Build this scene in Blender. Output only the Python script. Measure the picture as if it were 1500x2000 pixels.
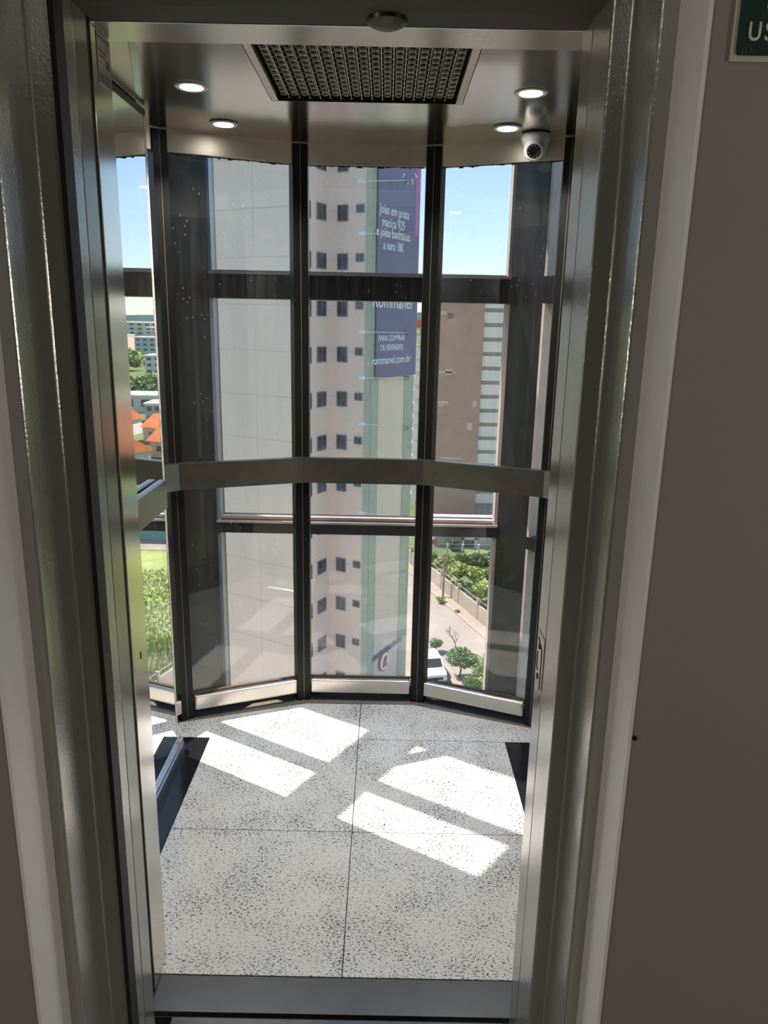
import bpy, bmesh, math, random
from mathutils import Vector, Matrix
random.seed(7)
for o in list(bpy.data.objects):
    bpy.data.objects.remove(o, do_unlink=True)
SC = bpy.context.scene
COL = SC.collection

# ------------------------------------------------------------------ camera
F_PX, HZ, H = 1480.0, 622.0, 1.55           # focal length in pixels, horizon row, eye height
ROLL = math.atan(115 / 5800.0)
PIT = math.atan((1000 - HZ) / F_PX)
cr, sr, cp, sp = math.cos(ROLL), math.sin(ROLL), math.cos(PIT), math.sin(PIT)
R0, D0, FW = Vector((1, 0, 0)), Vector((0, -sp, -cp)), Vector((0, cp, -sp))
c_right, c_up, c_back = R0 * cr - D0 * sr, -(R0 * sr + D0 * cr), -FW
cam_d = bpy.data.cameras.new('camera')
cam_d.sensor_fit = 'VERTICAL'; cam_d.sensor_height = 36.0
cam_d.lens = F_PX * 36.0 / 2000.0
cam_d.clip_start = 0.02; cam_d.clip_end = 9000
cam = bpy.data.objects.new('camera', cam_d); COL.objects.link(cam)
m = Matrix((c_right, c_up, c_back)).transposed().to_4x4(); m.translation = (0, 0, H)
cam.matrix_world = m
SC.camera = cam

# ------------------------------------------------------------------ sky, sun, exposure
SUN_H = Vector((0.862, -0.508))              # the way sunlight travels over the ground
SUN_EL = math.radians(56)
W = bpy.data.worlds.new('sky'); SC.world = W; W.use_nodes = True
nt = W.node_tree; bgn = nt.nodes['Background']
sky = nt.nodes.new('ShaderNodeTexSky'); sky.sky_type = 'NISHITA'
sky.sun_disc = False; sky.sun_elevation = SUN_EL
sky.sun_rotation = math.atan2(-SUN_H.x, -SUN_H.y)
sky.altitude = 30; sky.air_density = 1.0; sky.dust_density = 0.1; sky.ozone_density = 2.5
nt.links.new(sky.outputs[0], bgn.inputs[0]); bgn.inputs[1].default_value = 0.045
haze = nt.nodes.new('ShaderNodeBackground'); haze.inputs[0].default_value = (0.42, 0.72, 1.0, 1); haze.inputs[1].default_value = 0.17   # even blue veil of a humid sky
addn = nt.nodes.new('ShaderNodeAddShader')
nt.links.new(bgn.outputs[0], addn.inputs[0]); nt.links.new(haze.outputs[0], addn.inputs[1])
nt.links.new(addn.outputs[0], nt.nodes['World Output'].inputs[0])
sun_d = bpy.data.lights.new('sun', 'SUN'); sun_d.energy = 3.3; sun_d.angle = math.radians(0.53)
sun_d.color = (1.0, 0.95, 0.87)
sun = bpy.data.objects.new('sun', sun_d); COL.objects.link(sun)
sdir = Vector((SUN_H.x * math.cos(SUN_EL), SUN_H.y * math.cos(SUN_EL), -math.sin(SUN_EL)))
sun.rotation_euler = sdir.to_track_quat('-Z', 'Y').to_euler(); sun.location = (-20, 12, 34)
vs = SC.view_settings
vs.view_transform = 'Standard'; vs.look = 'None'; vs.gamma = 1.0; vs.use_curve_mapping = False
vs.exposure = 1.9
SC.cycles.transparent_max_bounces = 32
SC.cycles.max_bounces = 14
SC.cycles.diffuse_bounces = 6
SC.cycles.glossy_bounces = 6
SC.cycles.caustics_reflective = False
SC.cycles.caustics_refractive = False

# ------------------------------------------------------------------ pixel -> place
def ray(x, y):
    u, v = (x - 750) / F_PX, (y - 1000) / F_PX
    u2, v2 = u * cr + v * sr, -u * sr + v * cr
    return Vector((u2, cp - v2 * sp, -(sp + v2 * cp)))
def on_z(x, y, z):
    r = ray(x, y); return Vector((0, 0, H)) + r * ((z - H) / r.z)
def on_y(x, y, Y):
    r = ray(x, y); return Vector((0, 0, H)) + r * (Y / r.y)
def on_x(x, y, X):
    r = ray(x, y); return Vector((0, 0, H)) + r * (X / r.x)
def on_wall(x, y, P, d):                     # upright plane through plan point P along plan direction d
    r = ray(x, y); n = Vector((-d[1], d[0]))
    t = (P[0] * n.x + P[1] * n.y) / (r.x * n.x + r.y * n.y)
    return Vector((0, 0, H)) + r * t

# ------------------------------------------------------------------ materials
MATS = {}
def base_mat(name):
    mt = bpy.data.materials.new(name); mt.use_nodes = True
    MATS[name] = mt
    return mt, mt.node_tree, mt.node_tree.nodes['Principled BSDF']
def mat(name, col, rough=0.5, metal=0.0, var=0.0, vscale=8.0, stretch=(1, 1, 1), bump=0.0, bscale=200.0,
        bstretch=(1, 1, 1), spec=0.5, rvar=0.0, emit=None, estr=0.0, bdist=0.002):
    mt, t, b = base_mat(name)
    b.inputs['Roughness'].default_value = rough; b.inputs['Metallic'].default_value = metal
    b.inputs['Specular IOR Level'].default_value = spec
    b.inputs['Base Color'].default_value = (*col, 1)
    tc = t.nodes.new('ShaderNodeTexCoord')
    if var or rvar:
        mp = t.nodes.new('ShaderNodeMapping'); mp.inputs['Scale'].default_value = stretch
        nz = t.nodes.new('ShaderNodeTexNoise'); nz.inputs['Scale'].default_value = vscale
        nz.inputs['Detail'].default_value = 6; nz.inputs['Roughness'].default_value = 0.6
        t.links.new(tc.outputs['Object'], mp.inputs[0]); t.links.new(mp.outputs[0], nz.inputs[0])
        if var:
            rp = t.nodes.new('ShaderNodeValToRGB')
            rp.color_ramp.elements[0].position = 0.3; rp.color_ramp.elements[1].position = 0.7
            rp.color_ramp.elements[0].color = (*[max(0, c * (1 - var)) for c in col], 1)
            rp.color_ramp.elements[1].color = (*[min(1, c * (1 + var)) for c in col], 1)
            t.links.new(nz.outputs['Fac'], rp.inputs[0]); t.links.new(rp.outputs[0], b.inputs['Base Color'])
        if rvar:
            mr = t.nodes.new('ShaderNodeMapRange')
            mr.inputs[3].default_value = max(0, rough - rvar); mr.inputs[4].default_value = rough + rvar
            t.links.new(nz.outputs['Fac'], mr.inputs[0]); t.links.new(mr.outputs[0], b.inputs['Roughness'])
    if bump:
        mp2 = t.nodes.new('ShaderNodeMapping'); mp2.inputs['Scale'].default_value = bstretch
        n2 = t.nodes.new('ShaderNodeTexNoise'); n2.inputs['Scale'].default_value = bscale
        n2.inputs['Detail'].default_value = 2
        bp = t.nodes.new('ShaderNodeBump'); bp.inputs['Strength'].default_value = bump
        bp.inputs['Distance'].default_value = bdist
        t.links.new(tc.outputs['Object'], mp2.inputs[0]); t.links.new(mp2.outputs[0], n2.inputs[0])
        t.links.new(n2.outputs['Fac'], bp.inputs['Height']); t.links.new(bp.outputs[0], b.inputs['Normal'])
    if emit:
        b.inputs['Emission Color'].default_value = (*emit, 1); b.inputs['Emission Strength'].default_value = estr
    return mt

def glass_mat(name, tint=(0.93, 0.96, 0.95), dust=0.02, streak=0.04, f0=0.05):
    mt = bpy.data.materials.new(name); mt.use_nodes = True; MATS[name] = mt
    t = mt.node_tree; t.nodes.clear()
    out = t.nodes.new('ShaderNodeOutputMaterial')
    tr = t.nodes.new('ShaderNodeBsdfTransparent'); tr.inputs[0].default_value = (*tint, 1)
    gl = t.nodes.new('ShaderNodeBsdfGlossy'); gl.inputs['Roughness'].default_value = 0.0
    lw = t.nodes.new('ShaderNodeLayerWeight'); lw.inputs[0].default_value = 0.5
    pw = t.nodes.new('ShaderNodeMath'); pw.operation = 'POWER'; pw.inputs[1].default_value = 5.0
    ma = t.nodes.new('ShaderNodeMath'); ma.operation = 'MULTIPLY_ADD'
    ma.inputs[1].default_value = 0.9; ma.inputs[2].default_value = f0
    t.links.new(lw.outputs['Facing'], pw.inputs[0]); t.links.new(pw.outputs[0], ma.inputs[0])
    mx = t.nodes.new('ShaderNodeMixShader')
    t.links.new(ma.outputs[0], mx.inputs[0]); t.links.new(tr.outputs[0], mx.inputs[1]); t.links.new(gl.outputs[0], mx.inputs[2])
    # dust: drip streaks and specks lying on the pane
    tc = t.nodes.new('ShaderNodeTexCoord')
    mp = t.nodes.new('ShaderNodeMapping'); mp.inputs['Scale'].default_value = (26, 26, 1.6)
    nz = t.nodes.new('ShaderNodeTexNoise'); nz.inputs['Scale'].default_value = 1.6; nz.inputs['Detail'].default_value = 7
    nz.inputs['Roughness'].default_value = 0.7
    mr = t.nodes.new('ShaderNodeMapRange'); mr.inputs[1].default_value = 0.42; mr.inputs[2].default_value = 0.8
    mr.inputs[3].default_value = dust; mr.inputs[4].default_value = dust + streak
    mp2 = t.nodes.new('ShaderNodeMapping'); mp2.inputs['Scale'].default_value = (1, 1, 0.4)
    vo = t.nodes.new('ShaderNodeTexVoronoi'); vo.inputs['Scale'].default_value = 55
    lt = t.nodes.new('ShaderNodeMath'); lt.operation = 'LESS_THAN'; lt.inputs[1].default_value = 0.085
    n3 = t.nodes.new('ShaderNodeTexNoise'); n3.inputs['Scale'].default_value = 5
    gt = t.nodes.new('ShaderNodeMath'); gt.operation = 'GREATER_THAN'; gt.inputs[1].default_value = 0.5
    mu = t.nodes.new('ShaderNodeMath'); mu.operation = 'MULTIPLY'
    mu2 = t.nodes.new('ShaderNodeMath'); mu2.operation = 'MULTIPLY_ADD'; mu2.inputs[1].default_value = 0.16
    t.links.new(tc.outputs['Object'], mp.inputs[0]); t.links.new(mp.outputs[0], nz.inputs[0]); t.links.new(nz.outputs['Fac'], mr.inputs[0])
    t.links.new(tc.outputs['Object'], mp2.inputs[0]); t.links.new(mp2.outputs[0], vo.inputs[0]); t.links.new(vo.outputs['Distance'], lt.inputs[0])
    t.links.new(tc.outputs['Object'], n3.inputs[0]); t.links.new(n3.outputs['Fac'], gt.inputs[0])
    t.links.new(lt.outputs[0], mu.inputs[0]); t.links.new(gt.outputs[0], mu.inputs[1])
    t.links.new(mu.outputs[0], mu2.inputs[0]); t.links.new(mr.outputs[0], mu2.inputs[2])
    df = t.nodes.new('ShaderNodeBsdfDiffuse'); df.inputs[0].default_value = (0.72, 0.68, 0.62, 1)
    tl = t.nodes.new('ShaderNodeBsdfTranslucent'); tl.inputs[0].default_value = (0.72, 0.68, 0.62, 1)
    m2 = t.nodes.new('ShaderNodeMixShader'); m2.inputs[0].default_value = 0.5
    t.links.new(df.outputs[0], m2.inputs[1]); t.links.new(tl.outputs[0], m2.inputs[2])
    m3 = t.nodes.new('ShaderNodeMixShader')
    t.links.new(mu2.outputs[0], m3.inputs[0]); t.links.new(mx.outputs[0], m3.inputs[1]); t.links.new(m2.outputs[0], m3.inputs[2])
    t.links.new(m3.outputs[0], out.inputs[0])
    return mt

def granite_mat(name, ground, speck, grey, dens=0.40, scale=150.0, rough=0.18):
    mt, t, b = base_mat(name)
    b.inputs['Roughness'].default_value = rough
    tc = t.nodes.new('ShaderNodeTexCoord')
    mp = t.nodes.new('ShaderNodeMapping'); mp.inputs['Scale'].default_value = (0.75, 1.25, 1)
    mp.inputs['Rotation'].default_value = (0, 0, 0.5)
    t.links.new(tc.outputs['Object'], mp.inputs[0])
    n1 = t.nodes.new('ShaderNodeTexNoise'); n1.inputs['Scale'].default_value = scale; n1.inputs['Detail'].default_value = 3
    n1.inputs['Roughness'].default_value = 0.65; n1.inputs['Distortion'].default_value = 0.6
    n2 = t.nodes.new('ShaderNodeTexNoise'); n2.inputs['Scale'].default_value = 7; n2.inputs['Detail'].default_value = 3
    t.links.new(mp.outputs[0], n1.inputs[0]); t.links.new(tc.outputs['Object'], n2.inputs[0])
    ad = t.nodes.new('ShaderNodeMath'); ad.operation = 'MULTIPLY_ADD'; ad.inputs[1].default_value = 0.22
    t.links.new(n2.outputs['Fac'], ad.inputs[0]); t.links.new(n1.outputs['Fac'], ad.inputs[2])
    rp = t.nodes.new('ShaderNodeValToRGB'); e = rp.color_ramp.elements
    e[0].position = dens + 0.05; e[0].color = (*speck, 1); e[1].position = dens + 0.16; e[1].color = (*ground, 1)
    k = e.new(dens + 0.09); k.color = (*grey, 1)
    t.links.new(ad.outputs[0], rp.inputs[0]); t.links.new(rp.outputs[0], b.inputs['Base Color'])
    return mt

# indoor
mat('steel', (0.64, 0.60, 0.545), 0.26, 1.0, var=0.05, vscale=6, rvar=0.05, bump=0.10, bscale=90, bstretch=(1, 14, 14), bdist=0.0006)
mat('steel_vertical', (0.66, 0.62, 0.565), 0.15, 1.0, var=0.05, vscale=5, rvar=0.05, bump=0.10, bscale=90, bstretch=(14, 14, 1), bdist=0.0006)
mat('steel_ceiling', (0.80, 0.745, 0.67), 0.15, 1.0, var=0.05, vscale=4, rvar=0.04, bump=0.06, bscale=60, bstretch=(1, 8, 1), bdist=0.0006)
mat('steel_valance', (0.58, 0.53, 0.45), 0.40, 1.0, var=0.06, vscale=12)
mat('steel_rail', (0.30, 0.272, 0.24), 0.30, 1.0, var=0.08, vscale=20, rvar=0.06)
mat('aluminium', (0.70, 0.70, 0.70), 0.28, 1.0, rvar=0.05, vscale=12)
mat('mirror_glass', (0.90, 0.92, 0.91), 0.012, 1.0)
mat('mirror_edge', (0.66, 0.56, 0.50), 0.5, 0.0, var=0.5, vscale=30)
mat('black_frame', (0.007, 0.006, 0.005), 0.38, 0.0, rvar=0.08, vscale=9, spec=0.3)
mat('seam', (0.16, 0.15, 0.14), 0.4, 0.6)
mat('rubber', (0.012, 0.011, 0.010), 0.6)
mat('gasket_brown', (0.09, 0.055, 0.03), 0.7)
mat('corridor_dark', (0.085, 0.08, 0.072), 0.8)  # plaster darkened for the unseen back wall, so door frame fronts reflect dark
mat('hole_black', (0.004, 0.004, 0.004), 0.8)
mat('paint_grey', (0.40, 0.395, 0.37), 0.20, 0.55, var=0.04, vscale=5, bump=0.28, bscale=330, bstretch=(1, 1, 0.55), bdist=0.0012, spec=0.9)
mat('paint_smooth', (0.36, 0.35, 0.32), 0.16, 0.55, bump=0.06, bscale=60, bstretch=(10, 10, 1), bdist=0.0008)
mat('paint_shaded', (0.06, 0.06, 0.042), 0.5, 0.0, bump=0.2, bscale=330, bdist=0.001, spec=0.15)  # frame paint with the shade under the door head put into its colour
mat('dark_metal', (0.05, 0.045, 0.03), 0.35, 0.7)
mat('dark_gap', (0.035, 0.024, 0.02), 0.6)
mat('plaster', (0.29, 0.268, 0.245), 0.75, bump=0.2, bscale=420, bdist=0.0006, var=0.03, vscale=3)
mat('plaster_white', (0.86, 0.84, 0.81), 0.45, bump=0.15, bscale=160, bdist=0.0008, var=0.03, vscale=4)
mat('corridor_floor', (0.30, 0.29, 0.27), 0.35, var=0.1, vscale=3)
mat('corridor_ceiling', (0.7, 0.69, 0.66), 0.8)
granite_mat('granite_white', (0.74, 0.73, 0.70), (0.045, 0.05, 0.055), (0.28, 0.29, 0.30), dens=0.427, scale=185)
granite_mat('granite_black', (0.012, 0.013, 0.017), (0.05, 0.05, 0.052), (0.02, 0.021, 0.025), dens=0.33, scale=240, rough=0.16)
granite_mat('granite_dark', (0.20, 0.172, 0.14), (0.045, 0.04, 0.036), (0.11, 0.095, 0.08), dens=0.44, scale=260, rough=0.35)
mat('sill_stone', (0.055, 0.06, 0.065), 0.33, var=0.12, vscale=14)
mat('sill_metal', (0.05, 0.065, 0.075), 0.3, 0.3, var=0.3, vscale=20)
mat('joint', (0.05, 0.05, 0.05), 0.9)
mat('lamp_lens', (1, 1, 1), 0.5, emit=(1.0, 0.98, 0.94), estr=5.0)
mat('fill_glow', (.9, .9, .88), .5, emit=(1, .95, .87), estr=.5)  # glow of the added fill lamps at the corridor ends
mat('white_plastic', (0.90, 0.875, 0.83), 0.35)
mat('lens_black', (0.006, 0.006, 0.006), 0.08)
mat('led', (0.35, 0.33, 0.33), 0.3)
mat('grille_metal', (0.30, 0.29, 0.25), 0.42, 0.8, var=0.15, vscale=40)
mat('grille_wire', (0.75, 0.74, 0.70), 0.3, 0.9)
mat('plenum', (0.012, 0.011, 0.009), 0.9)
mat('sticker', (0.62, 0.60, 0.60), 0.35)
mat('sticker_red', (0.62, 0.10, 0.09), 0.4)
mat('sticker_grey', (0.16, 0.16, 0.17), 0.4)
mat('sign_green', (0.006, 0.034, 0.022), 0.4)
mat('sign_print', (0.78, 0.77, 0.62), 0.5)
mat('sign_small', (0.09, 0.15, 0.12), 0.5)
mat('sign_border', (0.62, 0.58, 0.46), 0.4)
glass_mat('cabin_glass', tint=(0.965, 0.955, 0.955), dust=0.003, streak=0.014, f0=0.06)
glass_mat('shaft_glass', tint=(0.955, 0.945, 0.95), dust=0.003, streak=0.014, f0=0.05)
mat('cladding', (0.017, 0.016, 0.017), 0.34, 0.1, var=0.25, vscale=7, stretch=(3, 3, 0.5), rvar=0.08, spec=0.3)
mat('pink_trim', (0.60, 0.50, 0.44), 0.5, var=0.12, vscale=10)
mat('blue_trim', (0.33, 0.37, 0.46), 0.4, 0.3)
# outdoor
mat('facade', (0.82, 0.655, 0.555), 0.9, var=0.045, vscale=0.35, stretch=(1, 1, 0.25))
mat('facade_green', (0.43, 0.475, 0.37), 0.75, var=0.10, vscale=2.2)
mat('facade_line', (0.60, 0.53, 0.485), 0.9)
mat('window_dark', (0.07, 0.085, 0.11), 0.12, var=0.6, vscale=1.1)
mat('window_frame', (0.22, 0.23, 0.25), 0.5)
mat('banner', (0.19, 0.17, 0.29), 0.6, var=0.12, vscale=0.3)
mat('banner_print', (0.82, 0.80, 0.86), 0.6)
mat('banner_pink', (0.46, 0.18, 0.42), 0.6)
mat('cable', (0.75, 0.75, 0.72), 0.5)
mat('brown_tile', (0.44, 0.275, 0.225), 0.8, var=0.08, vscale=0.5)
mat('brown_patch', (0.58, 0.50, 0.45), 0.8)
mat('band_white', (0.80, 0.73, 0.70), 0.8, var=0.04, vscale=0.4)
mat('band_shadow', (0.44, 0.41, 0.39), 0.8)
mat('balcony_white', (0.84, 0.83, 0.80), 0.7)
mat('roof_orange', (0.58, 0.17, 0.06), 0.85, var=0.22, vscale=0.8)
mat('house_white', (0.60, 0.58, 0.55), 0.85, var=0.05, vscale=0.5)
mat('house_grey', (0.42, 0.44, 0.47), 0.85, var=0.06, vscale=0.5)
mat('house_blue', (0.38, 0.45, 0.55), 0.8)
mat('house_pink', (0.62, 0.45, 0.36), 0.85)
mat('asphalt', (0.30, 0.265, 0.225), 0.95, var=0.10, vscale=0.25)
mat('sidewalk', (0.33, 0.28, 0.21), 0.95, var=0.12, vscale=0.4)
mat('kerb', (0.34, 0.31, 0.27), 0.9)
mat('concrete_wall', (0.33, 0.28, 0.23), 0.9, var=0.15, vscale=0.6)
mat('earth', (0.13, 0.17, 0.055), 1.0, var=0.35, vscale=0.12)
mat('grass', (0.27, 0.32, 0.10), 0.95, var=0.4, vscale=0.35)
mat('grass_blade', (0.29, 0.35, 0.10), 0.8, var=0.3, vscale=0.5)
mat('leaf_mid', (0.21, 0.31, 0.10), 0.7, var=0.5, vscale=1.2)
mat('leaf_bright', (0.33, 0.40, 0.10), 0.7, var=0.4, vscale=1.0)
mat('leaf_dark', (0.12, 0.21, 0.08), 0.7, var=0.5, vscale=1.0)
mat('leaf_dry', (0.26, 0.24, 0.11), 0.8, var=0.4, vscale=1.0)
mat('bark', (0.14, 0.10, 0.07), 0.9)
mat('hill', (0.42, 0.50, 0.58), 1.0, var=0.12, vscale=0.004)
mat('car_white', (0.82, 0.83, 0.84), 0.2, spec=0.6)
mat('car_glass', (0.02, 0.025, 0.03), 0.06)
mat('tyre', (0.02, 0.02, 0.02), 0.8)
mat('lamp_red', (0.5, 0.03, 0.02), 0.3)
mat('pole_wood', (0.24, 0.20, 0.16), 0.9)
mat('steel_fence', (0.30, 0.32, 0.33), 0.6)
mat('teal_wall', (0.20, 0.38, 0.34), 0.7, var=0.1, vscale=0.4)
mat('kiosk_yellow', (0.70, 0.50, 0.22), 0.8)
mat('sign_red', (0.52, 0.08, 0.07), 0.6)
mat('sign_white', (0.85, 0.84, 0.82), 0.6)
mat('sign_blue', (0.16, 0.16, 0.28), 0.6)

# ------------------------------------------------------------------ builders
ORIG = {}
class MB:
    def __init__(s): s.v = []; s.f = []
    def add(s, vs, fs):
        n = len(s.v); s.v += [Vector(p) for p in vs]; s.f += [[i + n for i in q] for q in fs]; return s
    def box(s, x0, x1, y0, y1, z0, z1):
        return s.add([(x0, y0, z0), (x1, y0, z0), (x1, y1, z0), (x0, y1, z0), (x0, y0, z1), (x1, y0, z1), (x1, y1, z1), (x0, y1, z1)],
                     [(0, 3, 2, 1), (4, 5, 6, 7), (0, 1, 5, 4), (1, 2, 6, 5), (2, 3, 7, 6), (3, 0, 4, 7)])
    def obox(s, c, ax, ay, az):              # centre and three half-axes
        c, ax, ay, az = Vector(c), Vector(ax), Vector(ay), Vector(az)
        P = [c + ax * i + ay * j + az * k for k in (-1, 1) for j in (-1, 1) for i in (-1, 1)]
        return s.add(P, [(0, 2, 3, 1), (4, 5, 7, 6), (0, 1, 5, 4), (1, 3, 7, 5), (3, 2, 6, 7), (2, 0, 4, 6)])
    def prism(s, poly, z0, z1):
        n = len(poly)
        a = sum(poly[i][0] * poly[(i + 1) % n][1] - poly[(i + 1) % n][0] * poly[i][1] for i in range(n))
        if a < 0: poly = poly[::-1]
        return s.add([(p[0], p[1], z0) for p in poly] + [(p[0], p[1], z1) for p in poly],
                     [tuple(range(n - 1, -1, -1)), tuple(range(n, 2 * n))] + [(i, (i + 1) % n, (i + 1) % n + n, i + n) for i in range(n)])
    def quad(s, a, b, c, d): return s.add([a, b, c, d], [(0, 1, 2, 3)])
    def tube(s, p0, p1, r0, r1=None, n=8):
        p0, p1 = Vector(p0), Vector(p1); r1 = r0 if r1 is None else r1
        ax = (p1 - p0).normalized(); u = ax.orthogonal().normalized(); w = ax.cross(u)
        V = []
        for p, r in ((p0, r0), (p1, r1)):
            V += [p + (u * math.cos(2 * math.pi * i / n) + w * math.sin(2 * math.pi * i / n)) * r for i in range(n)]
        return s.add(V, [tuple(range(n - 1, -1, -1)), tuple(range(n, 2 * n))] + [(i, (i + 1) % n, (i + 1) % n + n, i + n) for i in range(n)])
    def lathe(s, c, prof, axis=(0, 0, 1), n=32):   # prof: (radius, offset along axis)
        c = Vector(c); ax = Vector(axis).normalized(); u = ax.orthogonal().normalized(); w = ax.cross(u)
        V, Fq = [], []
        for r, h in prof:
            V += [c + ax * h + (u * math.cos(2 * math.pi * i / n) + w * math.sin(2 * math.pi * i / n)) * r for i in range(n)]
        for k in range(len(prof) - 1):
            Fq += [(k * n + i, k * n + (i + 1) % n, (k + 1) * n + (i + 1) % n, (k + 1) * n + i) for i in range(n)]
        if prof[0][0] > 1e-5: Fq.append(tuple(range(n - 1, -1, -1)))
        if prof[-1][0] > 1e-5: Fq.append(tuple((len(prof) - 1) * n + i for i in range(n)))
        return s.add(V, Fq)
    def build(s, name, mt, parent=None, smooth=False, bevel=0.0, seg=2, origin=None):
        og = Vector(origin) if origin is not None else (ORIG[parent.name] if parent else Vector((0, 0, 0)))
        me = bpy.data.meshes.new(name)
        me.from_pydata([tuple(p - og) for p in s.v], [], s.f); me.validate()
        bm = bmesh.new(); bm.from_mesh(me); bmesh.ops.recalc_face_normals(bm, faces=bm.faces)
        if bevel: bmesh.ops.bevel(bm, geom=list(bm.edges), offset=bevel, segments=seg, affect='EDGES', profile=0.6, clamp_overlap=True)
        bm.to_mesh(me); bm.free()
        me.materials.append(MATS[mt])
        if smooth:
            for p in me.polygons: p.use_smooth = True
            try: me.set_sharp_from_angle(angle=math.radians(40))
            except Exception: pass
        o = bpy.data.objects.new(name, me); COL.objects.link(o)
        if parent:
            o.parent = parent; o.location = og - ORIG[parent.name]
        else: o.location = og
        ORIG[o.name] = og
        return o
def tag(o, label, cat, group=None, kind=None):
    o['label'] = label
    if cat: o['category'] = cat
    if group: o['group'] = group
    if kind: o['kind'] = kind
    return o
def thing(name, loc, label, cat, group=None, kind=None):
    o = bpy.data.objects.new(name, None); COL.objects.link(o); o.location = loc
    o.empty_display_size = 0.05
    ORIG[o.name] = Vector(loc)
    return tag(o, label, cat, group, kind)
def like(src, name, parent, off):            # another piece with the same mesh, moved by off from src
    o = bpy.data.objects.new(name, src.data); COL.objects.link(o); o.parent = parent
    o.location = src.location + Vector(off); ORIG[o.name] = ORIG[src.name] + Vector(off)
    return o
def text(name, body, c, ux, uz, height, mt, parent, width=None, thick=0.004, bold=0.0):
    cu = bpy.data.curves.new(name, 'FONT'); cu.body = body; cu.align_x = 'CENTER'; cu.align_y = 'CENTER'
    cu.size = 1.0; cu.offset = bold; cu.resolution_u = 3
    ob = bpy.data.objects.new(name, cu); COL.objects.link(ob)
    bpy.context.view_layer.update()
    dg = bpy.context.evaluated_depsgraph_get()
    me = bpy.data.meshes.new_from_object(ob.evaluated_get(dg)); bpy.data.objects.remove(ob)
    xs = [v.co.x for v in me.vertices]; ys = [v.co.y for v in me.vertices]
    cx, cy = (min(xs) + max(xs)) / 2, (min(ys) + max(ys)) / 2
    sy = height / 0.69; sx = sy if width is None else width / (max(xs) - min(xs))
    ux, uz, c = Vector(ux).normalized(), Vector(uz).normalized(), Vector(c); n = ux.cross(uz)
    og = ORIG[parent.name]
    bm = bmesh.new(); bm.from_mesh(me)
    g = bmesh.ops.extrude_face_region(bm, geom=list(bm.faces))
    for q in g['geom']:
        if isinstance(q, bmesh.types.BMVert): q.co.z += 1.0
    for q in bm.verts:
        q.co = c + ux * (q.co.x - cx) * sx + uz * (q.co.y - cy) * sy + n * (q.co.z - 0.5) * thick - og
    bmesh.ops.recalc_face_normals(bm, faces=bm.faces)
    bm.to_mesh(me); bm.free(); me.materials.clear(); me.materials.append(MATS[mt])
    o = bpy.data.objects.new(name, me); COL.objects.link(o); o.parent = parent; ORIG[o.name] = og.copy()
    return o
def subtract2(a, b): return (a[0] - b[0], a[1] - b[1])

# ================================================================== corridor and landing door (the place the camera stands in)
CX = -0.0835                                  # centre line of lift and doorway
YW, YF2, YF1 = 0.955, 1.045, 1.158            # wall face, outer frame face, inner frame face
XL1, XL2, XL3 = -0.460, -0.499, -0.524        # left: inner reveal, outer reveal, plaster reveal
XR1, XR2, XR3 = 0.294, 0.324, 0.350
ZH1, ZH2, ZH3 = 1.980, 2.015, 2.045
wf = MB()
wf.box(-2.6, XL3, YW, 1.34, -0.2, 2.9); wf.box(XR3, 2.6, YW, 1.34, -0.2, 2.9); wf.box(XL3, XR3, YW, 1.34, ZH3, 2.9)
wall_front = MB(); wall_front.v, wall_front.f = wf.v, wf.f
wfo = wall_front.build('wall_front', 'plaster')
tag(wfo, 'grey plastered corridor wall around the lift doorway', 'wall', kind='structure')
tl = thing('trim_1', (XL3, YW, 0), 'white plaster reveal on the left edge of the lift doorway', 'trim', kind='structure')
MB().prism([(XL3 - .004, YW - .0015), (XL3 + .001, YW - .0015), (XL3 + .003, YF2), (XL3 - .004, YF2)], 0, 2.5).build('reveal', 'plaster_white', tl)
tr_ = thing('trim_2', (XR3, YW, 0), 'white plaster reveal on the right edge of the lift doorway', 'trim', kind='structure')
MB().prism([(XR3 + .004, YW - .0015), (XR3 - .001, YW - .0015), (XR3 - .003, YF2), (XR3 + .004, YF2)], 0, 2.5).build('reveal', 'plaster_white', tr_)
fl = MB().box(-2.6, 2.6, -2.4, 1.335, -0.2, -0.012).build('floor', 'corridor_floor')
tag(fl, 'dim grey corridor floor in front of the lift', 'floor', kind='structure')
tag(MB().box(-2.6, 2.6, -2.4, YW, 2.7, 2.8).build('ceiling', 'corridor_ceiling'), 'pale corridor ceiling above the camera', 'ceiling', kind='structure')
tag(MB().box(-2.7, -2.6, -2.4, YW, -0.2, 2.8).build('wall_left', 'plaster'), 'grey corridor side wall to the left', 'wall', kind='structure')
tag(MB().box(2.6, 2.7, -2.4, YW, -0.2, 2.8).build('wall_right', 'plaster'), 'grey corridor side wall to the right', 'wall', kind='structure')
tag(MB().box(-2.7, 2.7, -2.5, -2.4, -0.2, 2.8).build('wall_back', 'corridor_dark'), 'grey corridor wall behind the camera', 'wall', kind='structure')
cl = thing('overhead_fill', (0.2, -0.9, 2.7), 'added round fill lamp, unseen on the corridor ceiling behind the camera', 'lamp')  # added lamp out of view, lifts the dim corridor side
MB().lathe((0.2, -0.9, 2.7), [(0.2, 0), (0.2, -0.04), (0.17, -0.06), (0.17, -0.05)]).build('rim', 'white_plastic', cl, smooth=True)
ld = bpy.data.lights.new('overhead_fill_light', 'AREA'); ld.shape = 'DISK'; ld.size = 0.3; ld.energy = 0.6; ld.color = (1, 0.96, 0.88)
lo = bpy.data.objects.new('overhead_fill_light', ld); COL.objects.link(lo); lo.parent = cl; lo.location = (0, 0, -0.065)

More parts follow.
